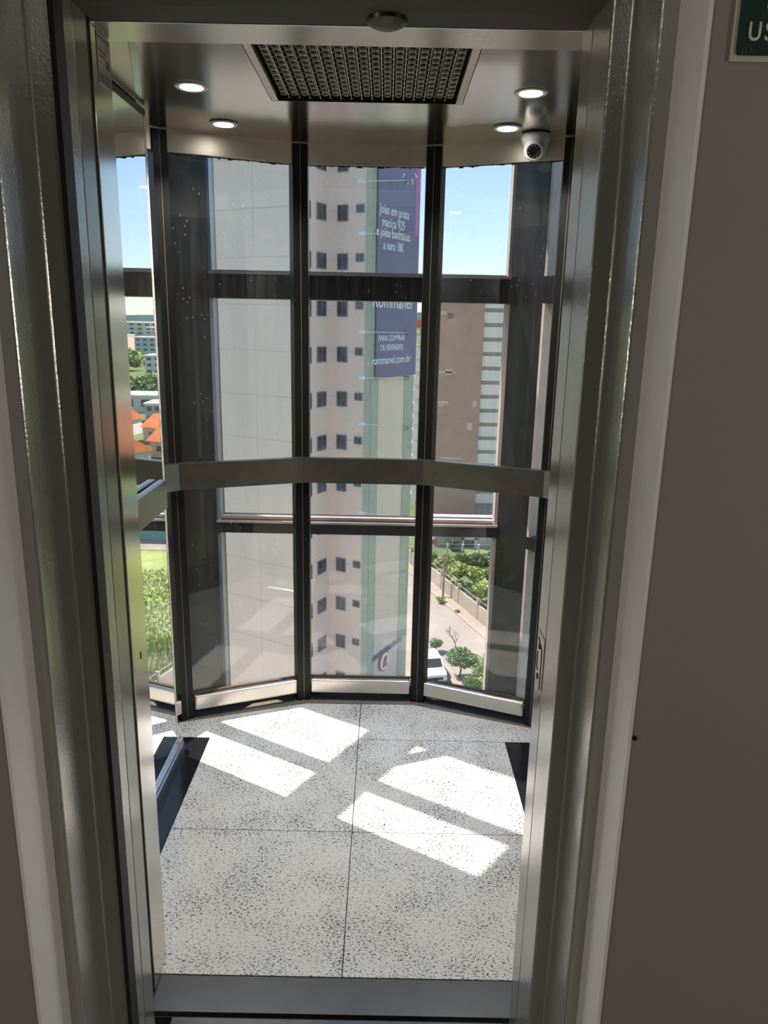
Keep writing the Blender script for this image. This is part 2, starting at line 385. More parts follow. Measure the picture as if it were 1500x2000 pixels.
for sx, lab in ((-1, 'added unseen fill lamp on the left end wall of the corridor'), (1, 'added unseen fill lamp on the right end wall of the corridor')):  # fill lamps added out of view to brighten the door reveals
    wlp = thing('fill_lamp', (sx * 2.6, -.35, 1.5), lab, 'lamp', 'added corridor fill lamps')
    MB().box(*sorted((sx * 2.6, sx * 2.56)), -.57, -.13, 1.13, 1.87).build('housing', 'white_plastic', wlp, bevel=.01)
    MB().box(*sorted((sx * 2.56, sx * 2.55)), -.55, -.15, 1.15, 1.85).build('diffuser', 'fill_glow', wlp)
    wd = bpy.data.lights.new('fill_lamp_light', 'AREA'); wd.shape = 'RECTANGLE'; wd.size = .7; wd.size_y = .4; wd.energy = 3.3; wd.color = (1, .95, .87)
    wo_ = bpy.data.objects.new('fill_lamp_light', wd); COL.objects.link(wo_); wo_.parent = wlp; wo_.location = (-sx * .055, 0, 0)
    wo_.rotation_euler = (0, sx * math.pi / 2, 0)
# landing door frame: stepped painted steel section
dr = thing('door_1', (CX, YF1, 0), 'stepped grey painted steel frame of the lift landing door', 'door frame', kind='structure')
MB().prism([(XL1, 1.223), (XL1, YF1), (XL2, YF1), (XL2, YF2), (XL3, YF2), (XL3, 1.223)], -0.01, 2.5).build('left_jamb', 'paint_grey', dr, bevel=0.004, seg=3)
MB().prism([(XR1, 1.259), (XR1, YF1), (XR2, YF1), (XR2, YF2), (XR3, YF2), (XR3, 1.259)], -0.01, 2.5).build('right_jamb', 'paint_grey', dr, bevel=0.004, seg=3)
MB().prism([(XL1, 1.224), (XL1, 1.276), (XL1 - .02, 1.276), (XL1 - .02, 1.224)], -0.01, 2.0).build('left_liner', 'paint_smooth', dr, bevel=0.0015)
MB().prism([(XR1, 1.260), (XR1, 1.327), (XR1 + .02, 1.327), (XR1 + .02, 1.260)], -0.01, 2.0).build('right_liner', 'paint_smooth', dr, bevel=0.0015)
MB().box(XL1 - .0075, XL1 + .0003, YF1 - .003, YF1 + .03, 0, ZH1).build('rubber_seal', 'rubber', dr)
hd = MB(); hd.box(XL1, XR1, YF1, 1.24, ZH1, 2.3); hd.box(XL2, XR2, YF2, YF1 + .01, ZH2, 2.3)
hd.build('head', 'paint_shaded', dr)
MB().box(XL1, XR1, 1.241, 1.30, ZH1 + .001, 2.2).build('head_liner', 'dark_gap', dr)
MB().lathe((-0.01, 1.275, ZH1 + .002), [(0.032, 0), (0.030, -0.006), (0.02, -0.011), (0.0, -0.013)], n=24).build('latch_cover', 'dark_metal', dr, smooth=True)
# strike plate let into the right liner
sp_ = MB().box(XR1 - .0012, XR1 + .001, 1.262, 1.318, .895, .995).build('strike_plate', 'paint_smooth', dr)
sp_['label'] = 'smooth strike plate with two screw holes and a latch slot'
def xstrip(mb, pts, w, X):                    # thin dark line on an X = const face, pts are (Y, Z)
    for (y0, z0), (y1, z1) in zip(pts[:-1], pts[1:]):
        d = Vector((0, y1 - y0, z1 - z0)); L = d.length; d.normalize(); n = Vector((0, -d.z, d.y))
        mb.obox((X, (y0 + y1) / 2, (z0 + z1) / 2), (.0006, 0, 0), d * (L / 2 + w * .3), n * w / 2)
xs = MB(); xstrip(xs, [(1.309, .981), (1.277, .967), (1.277, .891)], .0035, XR1 - .0014); xs.build('plate_edge', 'hole_black', sp_)
xs = MB(); xstrip(xs, [(1.311, .951), (1.311, .925), (1.302, .920)], .004, XR1 - .0014); xs.build('latch_slot', 'hole_black', sp_)
for zz in (.968, .908):
    MB().lathe((XR1 - .0010, 1.299, zz), [(.0058, 0), (.0058, -.0012)], axis=(1, 0, 0), n=14).build('screw_hole', 'hole_black', sp_)
# screw hole in the plaster
p = on_y(1240, 1442, YW - .002)
tag(MB().lathe((p.x, YW - .0005, p.z), [(.0035, 0), (.0035, -.002)], axis=(0, 1, 0), n=12).build('wall_plug', 'hole_black'),
    'small dark plug hole in the grey wall right of the doorway', 'plug hole')
# wall sign, cut by the edge of the photograph
s0 = on_y(1433, 110, YW); sg = thing('safety_sign', (s0.x, YW, s0.z), 'dark green sign with cream letters on the grey wall', 'sign')
MB().box(s0.x - .005, s0.x + .24, YW - .003, YW - .0002, s0.z - .006, s0.z + .17).build('border', 'sign_border', sg)
MB().prism([(0, 0), (1, 0), (1, 1), (0, 1)], 0, 1)
pan = MB(); rr = .004
pts = [(s0.x + rr - rr * math.cos(a), s0.z + rr - rr * math.sin(a)) for a in [i * math.pi / 2 / 5 for i in range(6)]]
pts += [(s0.x + .23, s0.z), (s0.x + .23, s0.z + .16), (s0.x, s0.z + .16)]
n_ = len(pts)
pan.add([(a, YW - .005, b) for a, b in pts] + [(a, YW - .003, b) for a, b in pts],
        [tuple(range(n_)), tuple(range(2 * n_ - 1, n_ - 1, -1))] + [(i, i + n_, (i + 1) % n_ + n_, (i + 1) % n_) for i in range(n_)])
pan.build('panel', 'sign_green', sg)
cU = on_y(1470, 65, YW); cS = on_y(1500, 65, YW)
text('lettering', 'U', (cU.x, YW - .0055, cU.z), (1, 0, 0), (0, 0, 1), .0185, 'sign_print', sg, width=.0135, thick=.001, bold=.012)
text('lettering', 'S', (cS.x + .0005, YW - .0055, cS.z), (1, 0, 0), (0, 0, 1), .0185, 'sign_print', sg, width=.0125, thick=.001, bold=.012)
cE = on_y(1500, 4, YW); text('lettering', 'I', (cE.x, YW - .0055, cE.z), (1, 0, 0), (0, 0, 1), .0165, 'sign_print', sg, width=.0042, thick=.001)
cT = on_y(1456, 102, YW); text('small_print', 'LS 31', (cT.x, YW - .0055, cT.z), (1, 0, 0), (0, 0, 1), .005, 'sign_small', sg, width=.013, thick=.001)

# ================================================================== lift cabin shell
ZC = 2.135
XWL, XWR = -0.73, 0.564                       # cabin side walls
YM = 2.44                                     # far end of the side walls
A, B, C, D = (-.773, 2.715), (-.323, 2.897), (.156, 2.897), (.606, 2.715)
ZL, ZR = (-1.03, 2.41), (.863, 2.41)          # bay corners hidden behind the side walls
BAY = [ZL, A, B, C, D, ZR]
def inset(path, d):                           # shift a plan polyline towards the camera side (right-hand side when walking left to right)
    out = []
    for i, pt in enumerate(path):
        ns = []
        for j in (i - 1, i):
            if 0 <= j < len(path) - 1:
                dx, dy = path[j + 1][0] - path[j][0], path[j + 1][1] - path[j][1]; L = math.hypot(dx, dy)
                ns.append(Vector((dy / L, -dx / L)))
        n = sum(ns, Vector((0, 0))); n.normalize()
        k = d / max(.3, n.dot(ns[0]))
        out.append((pt[0] + n.x * k, pt[1] + n.y * k))
    return out
# floor
base = MB().prism([(-1.0, 1.395), (.85, 1.395), (.85, 2.35)] + [tuple(q) for q in inset(BAY, -.055)[::-1]][1:-1] + [(-1.0, 2.35)], -.12, -.012)
cf = base.build('floor', 'joint'); tag(cf, 'speckled white and black granite floor of the lift cabin', 'floor', kind='structure')
INN = [(-.86, 2.615), (-.79, 2.668), (-.306, 2.842), (.136, 2.846), (.625, 2.668), (.70, 2.615)]   # inner edge of the dark border
XJ, g = -.080, .0012
Y0, Y1, Y2 = 1.502, 2.038, 2.574
XBL, XBR = -.643, .477
def tile(poly, mt='granite_white'): return MB().prism(poly, -.012, 0).build('tile', mt, cf)
tile([(XBL + g, Y0), (XJ - g, Y0), (XJ - g, Y1 - g), (XBL + g, Y1 - g)])
tile([(XJ + g, Y0), (XBR - g, Y0), (XBR - g, Y1 - g), (XJ + g, Y1 - g)])
tile([(XBL + g, Y1 + g), (XJ - g, Y1 + g), (XJ - g, 2.8425), INN[2], INN[1], INN[0], (-.86, 2.566), (XBL + g, 2.566)])
tile([(XJ + g, Y1 + g), (XBR - g, Y1 + g), (XBR - g, Y2 - g), (XJ + g, Y2 - g)])
tile([(XJ + g, Y2 + g), (.70, Y2 + g), INN[5], INN[4], INN[3], (XJ + g, 2.8435)])
tile([(XBL - g, Y0), (XBL - g, 2.564), (-.86, 2.564), (-.86, Y0)], 'granite_black')
tile([(XBR + g, Y0), (.70, Y0), (.70, Y2 - g), (XBR + g, Y2 - g)], 'granite_black')
bo = inset(BAY, 0.0)
bi = [(-.86, 2.6165)] + [(p[0], p[1] + .0016) for p in INN[1:5]] + [(.70, 2.6165)]
OUTP = inset([(-.94, 2.525), A, B, C, D, (.775, 2.525)], -.05)
for i in range(5):
    tile([bi[i], bi[i + 1], OUTP[i + 1], OUTP[i]], 'granite_dark')
MB().box(-.56, .39, 1.401, 1.5, -.03, -.002).build('sill_slab', 'sill_stone', cf)
ls = MB().box(XL1, XR1, 1.05, 1.388, -.03, -.004).build('sill', 'sill_metal'); tag(ls, 'dark metal landing sill below the lift doorway', 'sill', kind='structure')
MB().box(-.62, .46, 1.34, 1.42, -.20, -.125)

# car front: jambs, head, returns
cfn = thing('door_2', (CX, 1.5, 0), 'brushed stainless jambs and head of the lift car entrance', 'door frame', kind='structure')
JX0, JX1 = -.518, .352
MB().prism([(JX0, 1.455), (JX0, 1.548), (JX0 - .05, 1.548), (JX0 - .05, 1.455)], 0, 2.03).build('left_jamb', 'steel_vertical', cfn, bevel=.002)
MB().prism([(JX1, 1.455), (JX1, 1.548), (JX1 + .05, 1.548), (JX1 + .05, 1.455)], 0, 2.03).build('right_jamb', 'steel_vertical', cfn, bevel=.002)
MB().box(JX0 - .05, JX1 + .05, 1.455, 1.553, 2.0305, 2.20).build('head', 'steel', cfn, bevel=.002)
MB().box(-.78, JX0 - .051, 1.465, 1.548, 0, 2.3).build('left_return', 'steel_vertical', cfn)
MB().box(JX1 + .051, .62, 1.465, 1.548, 0, 2.3).build('right_return', 'steel_vertical', cfn)
MB().box(JX0 - .2, JX0 - .0035, 1.44, 1.4545, -.05, 2.1).build('jamb_edge', 'dark_gap', cfn)
p = on_x(275, 1280, JX0)
hb = MB(); hb.add([(JX0 + .0006, p.y + .0032 * math.cos(a), p.z + .009 * math.sin(a)) for a in [i * math.pi / 8 for i in range(16)]] +
                  [(JX0 - .0006, p.y + .0032 * math.cos(a), p.z + .009 * math.sin(a)) for a in [i * math.pi / 8 for i in range(16)]],
                  [tuple(range(16)), tuple(range(31, 15, -1))] + [(i, i + 16, (i + 1) % 16 + 16, (i + 1) % 16) for i in range(16)])
hb.build('key_hole', 'hole_black', cfn)
# capacity sticker on the left jamb
st = thing('notice_sticker', (JX0, 1.512, 1.985), 'small white and red notice sticker high on the left steel jamb', 'sticker')
def spl(y0, y1, z0, z1, name, mt, dx): MB().box(JX0 + .0002, JX0 + dx, y0, y1, z0, z1).build(name, mt, st)
spl(1.480, 1.545, 1.943, 2.027, 'sheet', 'sticker', .0012)
spl(1.484, 1.541, 2.017, 2.023, 'print', 'sticker_grey', .0016)
spl(1.487, 1.522, 1.996, 2.001, 'print', 'sticker_red', .0016); spl(1.487, 1.518, 1.989, 1.993, 'print', 'sticker_red', .0016)
spl(1.518, 1.536, 1.975, 1.989, 'print', 'sticker_grey', .0016); spl(1.484, 1.541, 1.968, 1.9695, 'print', 'sticker_red', .0016)
spl(1.484, 1.541, 1.947, 1.964, 'print', 'sticker_grey', .0014)

# side walls
wl = thing('wall_left', (XWL, 2.0, 0), 'left side wall panel of the lift cabin behind the mirror', 'wall', kind='structure')
MB().box(XWL - .045, XWL - .004, 1.548, YM, 0, ZC + .15).build('panel', 'steel_vertical', wl)
wr = thing('wall_right', (XWR, 2.0, 0), 'right brushed steel side wall of the lift cabin', 'wall', kind='structure')
MB().box(XWR, XWR + .045, 1.548, YM, 0, ZC + .15).build('panel', 'steel_vertical', wr)
mi = thing('wall_mirror', (XWL, 2.0, 0), 'tall mirror covering the left wall of the lift cabin', 'mirror')
MB().box(XWL - .0038, XWL, 1.56, YM, .012, ZC - .004).build('glass', 'mirror_glass', mi)
MB().box(XWL - .0045, XWL + .0006, YM, YM + .018, .012, ZC - .004).build('edge', 'mirror_edge', mi)
ch = MB(); ch.box(XWL, XWL + .010, 1.56, YM + .045, .0, .048); ch.box(XWL - .03, XWL - .004, YM + .012, YM + .045, 0, .048)
ch.build('base_channel', 'aluminium', mi, bevel=.001)
MB().box(XWL + .0102, XWL + .0135, 1.56, YM + .045, .0, .030).build('channel_lip', 'aluminium', mi)
MB().box(XWL - .0036, XWL + .004, 1.56, YM + .006, ZC - .020, ZC - .005).build('top_frame', 'dark_gap', mi)

# left handrail, short piece on the mirror
hr = thing('handrail', (-.70, 2.1, .94), 'short stainless handrail fixed on the mirror of the left wall', 'handrail')
hm = MB(); hm.box(XWL + .006, -.70, 1.72, 2.378, .943, 1.036); hm.build('bar', 'steel_rail', hr, bevel=.0025)
MB().box(XWL + .014, XWL + .019, 1.72, 2.36, 1.0362, 1.0368).build('groove', 'sign_blue', hr)
for yy in (1.85, 2.30): MB().box(XWL, XWL + .008, yy - .02, yy + .02, .96, 1.015).build('bracket', 'steel', hr)

# ceiling
ce = thing('ceiling', (CX, 2.2, ZC), 'brushed steel ceiling of the lift cabin with joints and air grille', 'ceiling', kind='structure')
YJ = 2.352
GX0, GX1, GY0, GY1 = -.336, .196, 1.74, 2.345
MB().prism([(-.50, 1.57), (GX0 - .002, 1.57), (GX0 - .002, YJ - .002), (-.72, YJ - .002), (-.70, 2.28)], ZC, ZC + .012).build('panel', 'steel_ceiling', ce)
MB().prism([(GX1 + .002, 1.57), (.40, 1.57), (.53, 2.28), (.555, YJ - .002), (GX1 + .002, YJ - .002)], ZC, ZC + .012).build('panel', 'steel_ceiling', ce)
MB().prism([(-.497, 1.556), (-.7006, 2.279), (-.7203, YJ - .002), (XWL, YJ - .002), (XWL, 1.556)], ZC + .003, ZC + .012).build('edge_strip', 'steel', ce)
MB().prism([(.403, 1.556), (.533, 2.277), (.557, YJ - .002), (XWR, YJ - .002), (XWR, 1.556)], ZC + .003, ZC + .012).build('edge_strip', 'steel', ce)
MB().prism([(XWL - .001, YJ + .002), (XWR + .001, YJ + .002), (XWR + .001, YM - .05), ZR, D, (C[0], C[1]), (B[0], B[1]), A, ZL, (XWL - .001, YM - .05)], ZC + .003, ZC + .015).build('panel', 'steel_ceiling', ce)
MB().prism([(-.80, 1.46), (.63, 1.46), (.90, 2.4), (.63, 2.75), (.17, 2.94), (-.34, 2.94), (-.80, 2.75), (-1.07, 2.4)], ZC + .10, ZC + .28).build('roof', 'dark_gap', ce)
sk = MB()
RO = [(-.80, 1.548), (-.80, 2.38), ZL, A, B, C, D, ZR, (.63, 2.38), (.63, 1.548)]
for a_, b_ in zip(RO[:-1], RO[1:]):
    d = Vector((b_[0] - a_[0], b_[1] - a_[1], 0)); L = d.length; d.normalize(); n = Vector((-d.y, d.x, 0))
    sk.obox(((a_[0] + b_[0]) / 2 + n.x * .012, (a_[1] + b_[1]) / 2 + n.y * .012, ZC + .06), d * (L / 2 + .01), n * .008, (0, 0, .05))
sk.build('roof_edge', 'dark_gap', ce)
# air grille
gr = thing('air_grille', ((GX0 + GX1) / 2, 2.0, ZC), 'perforated metal air grille in the middle of the steel ceiling', 'grille')
for x0, x1 in ((GX0, GX0 + .019), (GX1 - .019, GX1)):
    MB().box(x0, x1, GY0 - .17, GY1, ZC - .0012, ZC + .012).build('frame', 'steel', gr, bevel=.001)
MB().box(GX0, GX1, GY0 - .17, GY1, ZC + .06, ZC + .075).build('plenum', 'plenum', gr)
for x0, x1 in ((GX0, GX0 + .004), (GX1 - .004, GX1)):
    MB().box(x0, x1, GY0 - .17, GY1, ZC + .012, ZC + .06).build('plenum_side', 'plenum', gr)
MB().box(GX0, GX1, YJ - .006, YJ - .002, ZC + .002, ZC + .06).build('plenum_side', 'plenum', gr)
NC, gx0, gx1 = 17, GX0 + .021, GX1 - .021
cw = (gx1 - gx0) / NC; NRW = 14; rp_ = .038; gy1 = GY1 - .004
def grille_strip():
    mb = MB(); hw = cw * .33; N = 16
    for k in range(NRW):
        cy = gy1 - rp_ * (k + .5); cx = gx0 + cw * .5; z = ZC + .016
        a, b2 = cw * .29, rp_ * .33
        ring_o, ring_i = [], []
        for i in range(N):
            t = 2 * math.pi * i / N; c_, s_ = math.cos(t), math.sin(t)
            kx = max(abs(c_), abs(s_)); ring_o.append((cx + hw * c_ / kx, cy + rp_ * .47 * s_ / kx)); ring_i.append((cx + a * c_, cy + b2 * s_))
        V = [(x, y, z) for x, y in ring_o] + [(x, y, z) for x, y in ring_i] + [(x * .97 + cx * .03, y * .97 + cy * .03, z + .0022) for x, y in ring_i]
        V += [(cx + (x - cx) * 1.18, cy + (y - cy) * 1.18, z - .0035) for x, y in ring_i]
        Fq = []
        for i in range(N):
            j = (i + 1) % N
            Fq += [(i, j, 3 * N + j, 3 * N + i), (3 * N + i, 3 * N + j, N + j, N + i), (N + i, N + j, 2 * N + j, 2 * N + i)]
        mb.add(V, Fq)
    return mb
gs = grille_strip().build('grille_strip', 'grille_metal', gr)
for i in range(1, NC): like(gs, 'grille_strip', gr, (cw * i, 0, 0))
gw = MB().box(gx0 + cw - .0009, gx0 + cw + .0009, gy1 - rp_ * NRW, gy1, ZC + .006, ZC + .0085)
for k in range(NRW): gw.box(gx0 + cw - .0075, gx0 + cw + .0075, gy1 - rp_ * k - .0008, gy1 - rp_ * k + .0006, ZC + .0085, ZC + .0095)
gw = gw.build('grille_wire', 'grille_wire', gr)
for i in range(1, NC - 1): like(gw, 'grille_wire', gr, (cw * i, 0, 0))
# downlights
for (px, py, lab) in ((374, 169, 'round recessed ceiling light left of the air grille'), (437, 242, 'round recessed ceiling light at the back left near the glass'),
                      (1037, 181, 'round recessed ceiling light right of the air grille'), (991, 250, 'round recessed ceiling light at the back right beside the security camera')):
    q = on_z(px, py, ZC)
    dl = thing('downlight', (q.x, q.y, ZC), lab, 'ceiling light', 'recessed lights of the lift ceiling')
    MB().lathe((q.x, q.y, ZC), [(.0445, .002), (.0445, -.0015), (.041, -.004), (.030, -.003), (.030, .002)], n=40).build('trim_ring', 'white_plastic', dl, smooth=True)
    MB().lathe((q.x, q.y, ZC), [(.0298, .001), (.0298, -.0038), (.020, -.0050), (.0, -.0055)], n=32).build('lens', 'lamp_lens', dl)
    sd = bpy.data.lights.new('downlight_beam', 'SPOT'); sd.energy = 9.0; sd.spot_size = 2.2; sd.spot_blend = .6; sd.shadow_soft_size = .028; sd.color = (1, .97, .92)
    so = bpy.data.objects.new('downlight_beam', sd); COL.objects.link(so); so.parent = dl; so.location = (0, 0, -.016)
# dome camera
q = on_z(1047, 263, ZC)
dc = thing('security_camera', (q.x, q.y, ZC), 'white dome security camera at the back right of the lift ceiling', 'camera')
MB().lathe((q.x, q.y, ZC), [(.047, 0), (.048, -.010), (.046, -.016), (.040, -.034), (.033, -.052), (.024, -.066), (0, -.072)], n=40).build('housing', 'white_plastic', dc, smooth=True)
la = Vector((-.10, -.80, -.45)).normalized(); lc = Vector((q.x - .006, q.y - .012, ZC - .044))
MB().lathe(lc, [(.031, -.01), (.034, .012), (.031, .023), (.0265, .0275), (.0225, .0275), (.0225, .022)], axis=la, n=36).build('eyeball', 'white_plastic', dc, smooth=True)
le = MB().lathe(lc, [(.0224, .018), (.0224, .0262), (0, .0275)], axis=la, n=32).build('lens', 'lens_black', dc)
u_ = la.orthogonal().normalized(); w_ = la.cross(u_)
for k in range(10):
    t = k * math.pi / 5; MB().lathe(lc + la * .0268 + (u_ * math.cos(t) + w_ * math.sin(t)) * .0175, [(.0026, -.001), (.0022, .0006), (0, .0011)], axis=la, n=10).build('infrared_led', 'led', le)
MB().lathe(lc + la * .0270, [(.0075, -.001), (.0075, .001), (.005, .0014), (0, .0012)], axis=la, n=20).build('objective', 'lens_black', le)

# bay: posts, glass, rails, valance
def seg_frame(a, b):
    d = Vector((b[0] - a[0], b[1] - a[1], 0)); L = d.length; d.normalize()
    return d, Vector((d.y, -d.x, 0)), L          # along, towards camera side, length
def strip(mb, a, b, z0, z1, n0, n1, e0=0.0, e1=0.0):   # box along a-b between offsets n0..n1 to the inside
    d, n, L = seg_frame(a, b)
    A3, B3 = Vector((a[0], a[1], 0)) + d * e0, Vector((b[0], b[1], 0)) - d * e1
    c = (A3 + B3) / 2 + n * (n0 + n1) / 2
    return mb.obox((c.x, c.y, (z0 + z1) / 2), d * (B3 - A3).length / 2, n * (n1 - n0) / 2, (0, 0, (z1 - z0) / 2))
names = ['left side glass panel of the lift bay next to the mirror', 'left back glass panel of the lift bay', 'middle back glass panel of the lift bay',
         'right back glass panel of the lift bay below the security camera', 'right side glass panel of the lift bay behind the jamb']
for i in range(5):
    a, b = BAY[i], BAY[i + 1]
    mid = ((a[0] + b[0]) / 2, (a[1] + b[1]) / 2)
    wnd = thing('window_%d' % (i + 1), (mid[0], mid[1], 0), names[i], 'window', kind='structure')
    strip(MB(), a, b, .095, 2.075, -.004, .003, .025, .025).build('pane', 'cabin_glass', wnd)
    strip(MB(), a, b, .036, .098, -.012, .032, .034, .034).build('bottom_rail', 'steel', wnd, bevel=.008, seg=3)
    strip(MB(), a, b, .0985, .1012, -.006, .008, .030, .030).build('gasket', 'gasket_brown', wnd)
    strip(MB(), a, b, .0, .036, -.05, -.035, .0, .0).build('toe_strip', 'rubber', wnd)
    strip(MB(), a, b, 2.068, ZC + .006, -.012, .016, .0, .0).build('valance', 'steel_valance', wnd, bevel=.002)
    # ragged old sealant under the valance
    sl = MB(); d, n, L = seg_frame(a, b); t = .035
    while t < L - .04:
        w = random.uniform(.003, .016); h = random.choice((.0015, .002, .002, .003, .003, .004, .006))
        c = Vector((a[0], a[1], 0)) + d * (t + w / 2) + n * .006
        sl.obox((c.x, c.y, 2.068 - h / 2), d * w / 2, n * .003, (0, 0, h / 2)); t += w
    sl.build('sealant', 'rubber', wnd)
post_lab = ['black corner post beside the mirror', 'black glazing post left of the middle panel', 'black glazing post right of the middle panel', 'black corner post beside the right door jamb']
for i, P in enumerate((A, B, C, D)):
    pv, nx = BAY[i], BAY[i + 2]
    d1, n1, _ = seg_frame(pv, P); d2, n2, _ = seg_frame(P, nx)
    P3 = Vector((P[0], P[1], 0)); w = .031
    nb = (n1 + n2).normalized()
    poly = [P3 - d1 * w + n1 * .022, P3 + nb * .027, P3 + d2 * w + n2 * .022, P3 + d2 * w - n2 * .03, P3 - nb * .035, P3 - d1 * w - n1 * .03]
    ps = thing('trim_%d' % (i + 3), (P[0], P[1], 0), post_lab[i], 'post', kind='structure')
    MB().prism([(v.x, v.y) for v in poly], 0, ZC - .001).build('post', 'black_frame', ps)
    for dd, nn, s_ in ((d1, n1, -1), (d2, n2, 1)):
        q = P3 + dd * s_ * .006 + nn * .0245
        MB().obox((q.x, q.y, ZC / 2), dd * .0007, nn * .0022, (0, 0, ZC / 2 - .002)).build('seam', 'seam', ps)
# back handrail: flat steel bar that follows the bay
hp = inset(BAY, .052)
hb2 = thing('handrail', (CX, 2.84, .93), 'long flat stainless handrail running across the glass bay', 'handrail')
hq = [(hp[1][0] - .040, hp[1][1] - .046), hp[1], hp[2], hp[3], hp[4], (hp[4][0] + .040, hp[4][1] - .046)]
for a, b in zip(hq[:-1], hq[1:]):
    strip(MB(), a, b, .934, 1.030, -.004, .004, -.0005, -.0005).build('bar', 'steel_rail', hb2)
    strip(MB(), a, b, 1.026, 1.031, -.022, -.004, -.001, -.001).build('top_lip', 'steel_rail', hb2)
for P in (B, C):
    nb = Vector((0, -1, 0)); MB().box(P[0] - .012, P[0] + .012, P[1] - .046, P[1] - .02, .96, 1.0).build('bracket', 'steel', hb2)

# ================================================================== glazed shaft outside the cabin
sh_l = [(-.752, 3.30), (-.752, 3.47), (-.815, 3.47), (-.962, 3.235), (-.853, 3.139)]
sh_r = [(.512, 3.30), (.512, 3.47), (.575, 3.47), (.722, 3.235), (.613, 3.139)]
ZB, ZT = -6.0, 4.2
sdir2 = Vector((-.53, -.85)).normalized()
def shaft_post(name, poly, lab):
    o = thing(name, (poly[0][0], poly[0][1], 0), lab, 'post', kind='structure')
    MB().prism(poly, ZB, ZT).build('cladding', 'cladding', o)
    return o
spl_ = shaft_post('trim_7', sh_l, 'dark clad corner post of the glass shaft, left'); spr_ = shaft_post('trim_8', sh_r, 'dark clad corner post of the glass shaft, right')
BEAMS = [(-3.6, -3.5), (-2.05, -1.95), (-.56, -.47), (.597, .652), (1.62, 1.724), (2.75, 2.86), (3.9, 4.2)]
opens = [(BEAMS[i][1], BEAMS[i + 1][0]) for i in range(len(BEAMS) - 1)]
bl = {0: 'lowest dark shaft beam three levels below the cabin floor', 1: 'dark shaft beam two levels below the cabin floor', 2: 'dark shaft beam just below the cabin floor', 3: 'dark lower cross beam of the glass shaft', 4: 'dark upper cross beam of the glass shaft', 5: 'dark shaft beam above the cabin roof', 6: 'topmost dark beam of the glass shaft'}
FLX, FRX = -.752, .512
for i, (z0, z1) in enumerate(BEAMS):
    o = thing('trim_%d' % (9 + i), (CX, 3.38, z0), bl.get(i, 'dark cross beam of the glass shaft out of view %s' % ('above' if z0 > 2 else 'below')), 'beam', kind='structure')
    MB().box(FLX, FRX, 3.30, 3.45, z0, z1).build('front_beam', 'cladding', o)
    MB().box(FLX, FRX, 3.292, 3.2995, z1 - .006, z1 + .004).build('top_bead', 'pink_trim', o)
    for s_, poly in ((1, sh_l), (-1, sh_r)):
        p_in, p_out = poly[4], poly[3]
        d2 = Vector((sdir2.x * s_, sdir2.y))
        MB().prism([p_in, p_out, (p_out[0] + d2.x * 1.35, p_out[1] + d2.y * 1.35), (p_in[0] + d2.x * 1.35, p_in[1] + d2.y * 1.35)], z0, z1).build('side_beam', 'cladding', o)
k = 6
for i, (z0, z1) in enumerate(opens):
    lab = {2: 'lowest glazed bay of the shaft seen below the lower cross beam', 3: 'glazed bay of the shaft between the two cross beams', 4: 'glazed bay of the shaft above the upper cross beam'}.get(i, 'glazed bay of the shaft out of view, level %s' % ('top' if z0 > 2 else ('bottom' if i == 0 else 'low')))
    o = thing('window_%d' % k, (CX, 3.38, z0), lab, 'window', kind='structure'); k += 1
    MB().box(FLX + .002, FRX - .002, 3.372, 3.380, z0 + .002, z1 - .002).build('front_pane', 'shaft_glass', o)
    MB().box(FLX, FLX + .014, 3.306, 3.372, z0, z1).build('frame_bead', 'blue_trim', o)
    MB().box(FRX - .014, FRX, 3.306, 3.372, z0, z1).build('frame_bead', 'pink_trim', o)
    MB().box(FLX + .014, FRX - .014, 3.345, 3.371, z0, z0 + .012).build('frame_bead', 'pink_trim', o)
    for s_, poly in ((1, sh_l), (-1, sh_r)):
        d2 = Vector((sdir2.x * s_, sdir2.y)); p_in, p_out = Vector(poly[4]), Vector(poly[3]); pm = p_in * .55 + p_out * .45
        n2 = (p_out - p_in).normalized()
        a = pm + d2 * .003; b = pm + d2 * 1.34
        MB().prism([a, a + n2 * .007, b + n2 * .007, b], z0 + .002, z1 - .002).build('side_pane', 'shaft_glass', o)
        c = p_in + d2 * .004
        MB().prism([c, c + n2 * .05, c + n2 * .05 + d2 * .014, c + d2 * .014], z0, z1).build('frame_bead', 'pink_trim', o)
for s_, poly, nm, lb in ((1, sh_l, 'trim_16', 'dark rear post of the glass shaft on the left side'), (-1, sh_r, 'trim_17', 'dark rear post of the glass shaft on the right side')):
    d2 = Vector((sdir2.x * s_, sdir2.y)); pi_, po_ = Vector(poly[4]) + d2 * 1.35, Vector(poly[3]) + d2 * 1.35
    o = thing(nm, (pi_.x, pi_.y, 0), lb, 'post', kind='structure')
    MB().prism([pi_, po_, (po_.x, 1.342), (pi_.x, 1.342)], ZB, ZT).build('cladding', 'cladding', o)
sb = tag(MB().box(-2.6, 2.6, 1.0, 1.34, ZB, -.205).build('wall_shaft', 'plaster'), 'shaft wall below the landing door', 'wall', kind='structure')
sb = tag(MB().box(-2.6, 2.6, 1.0, 1.34, 2.905, ZT).build('wall_shaft', 'plaster'), 'shaft wall above the landing door', 'wall', kind='structure')

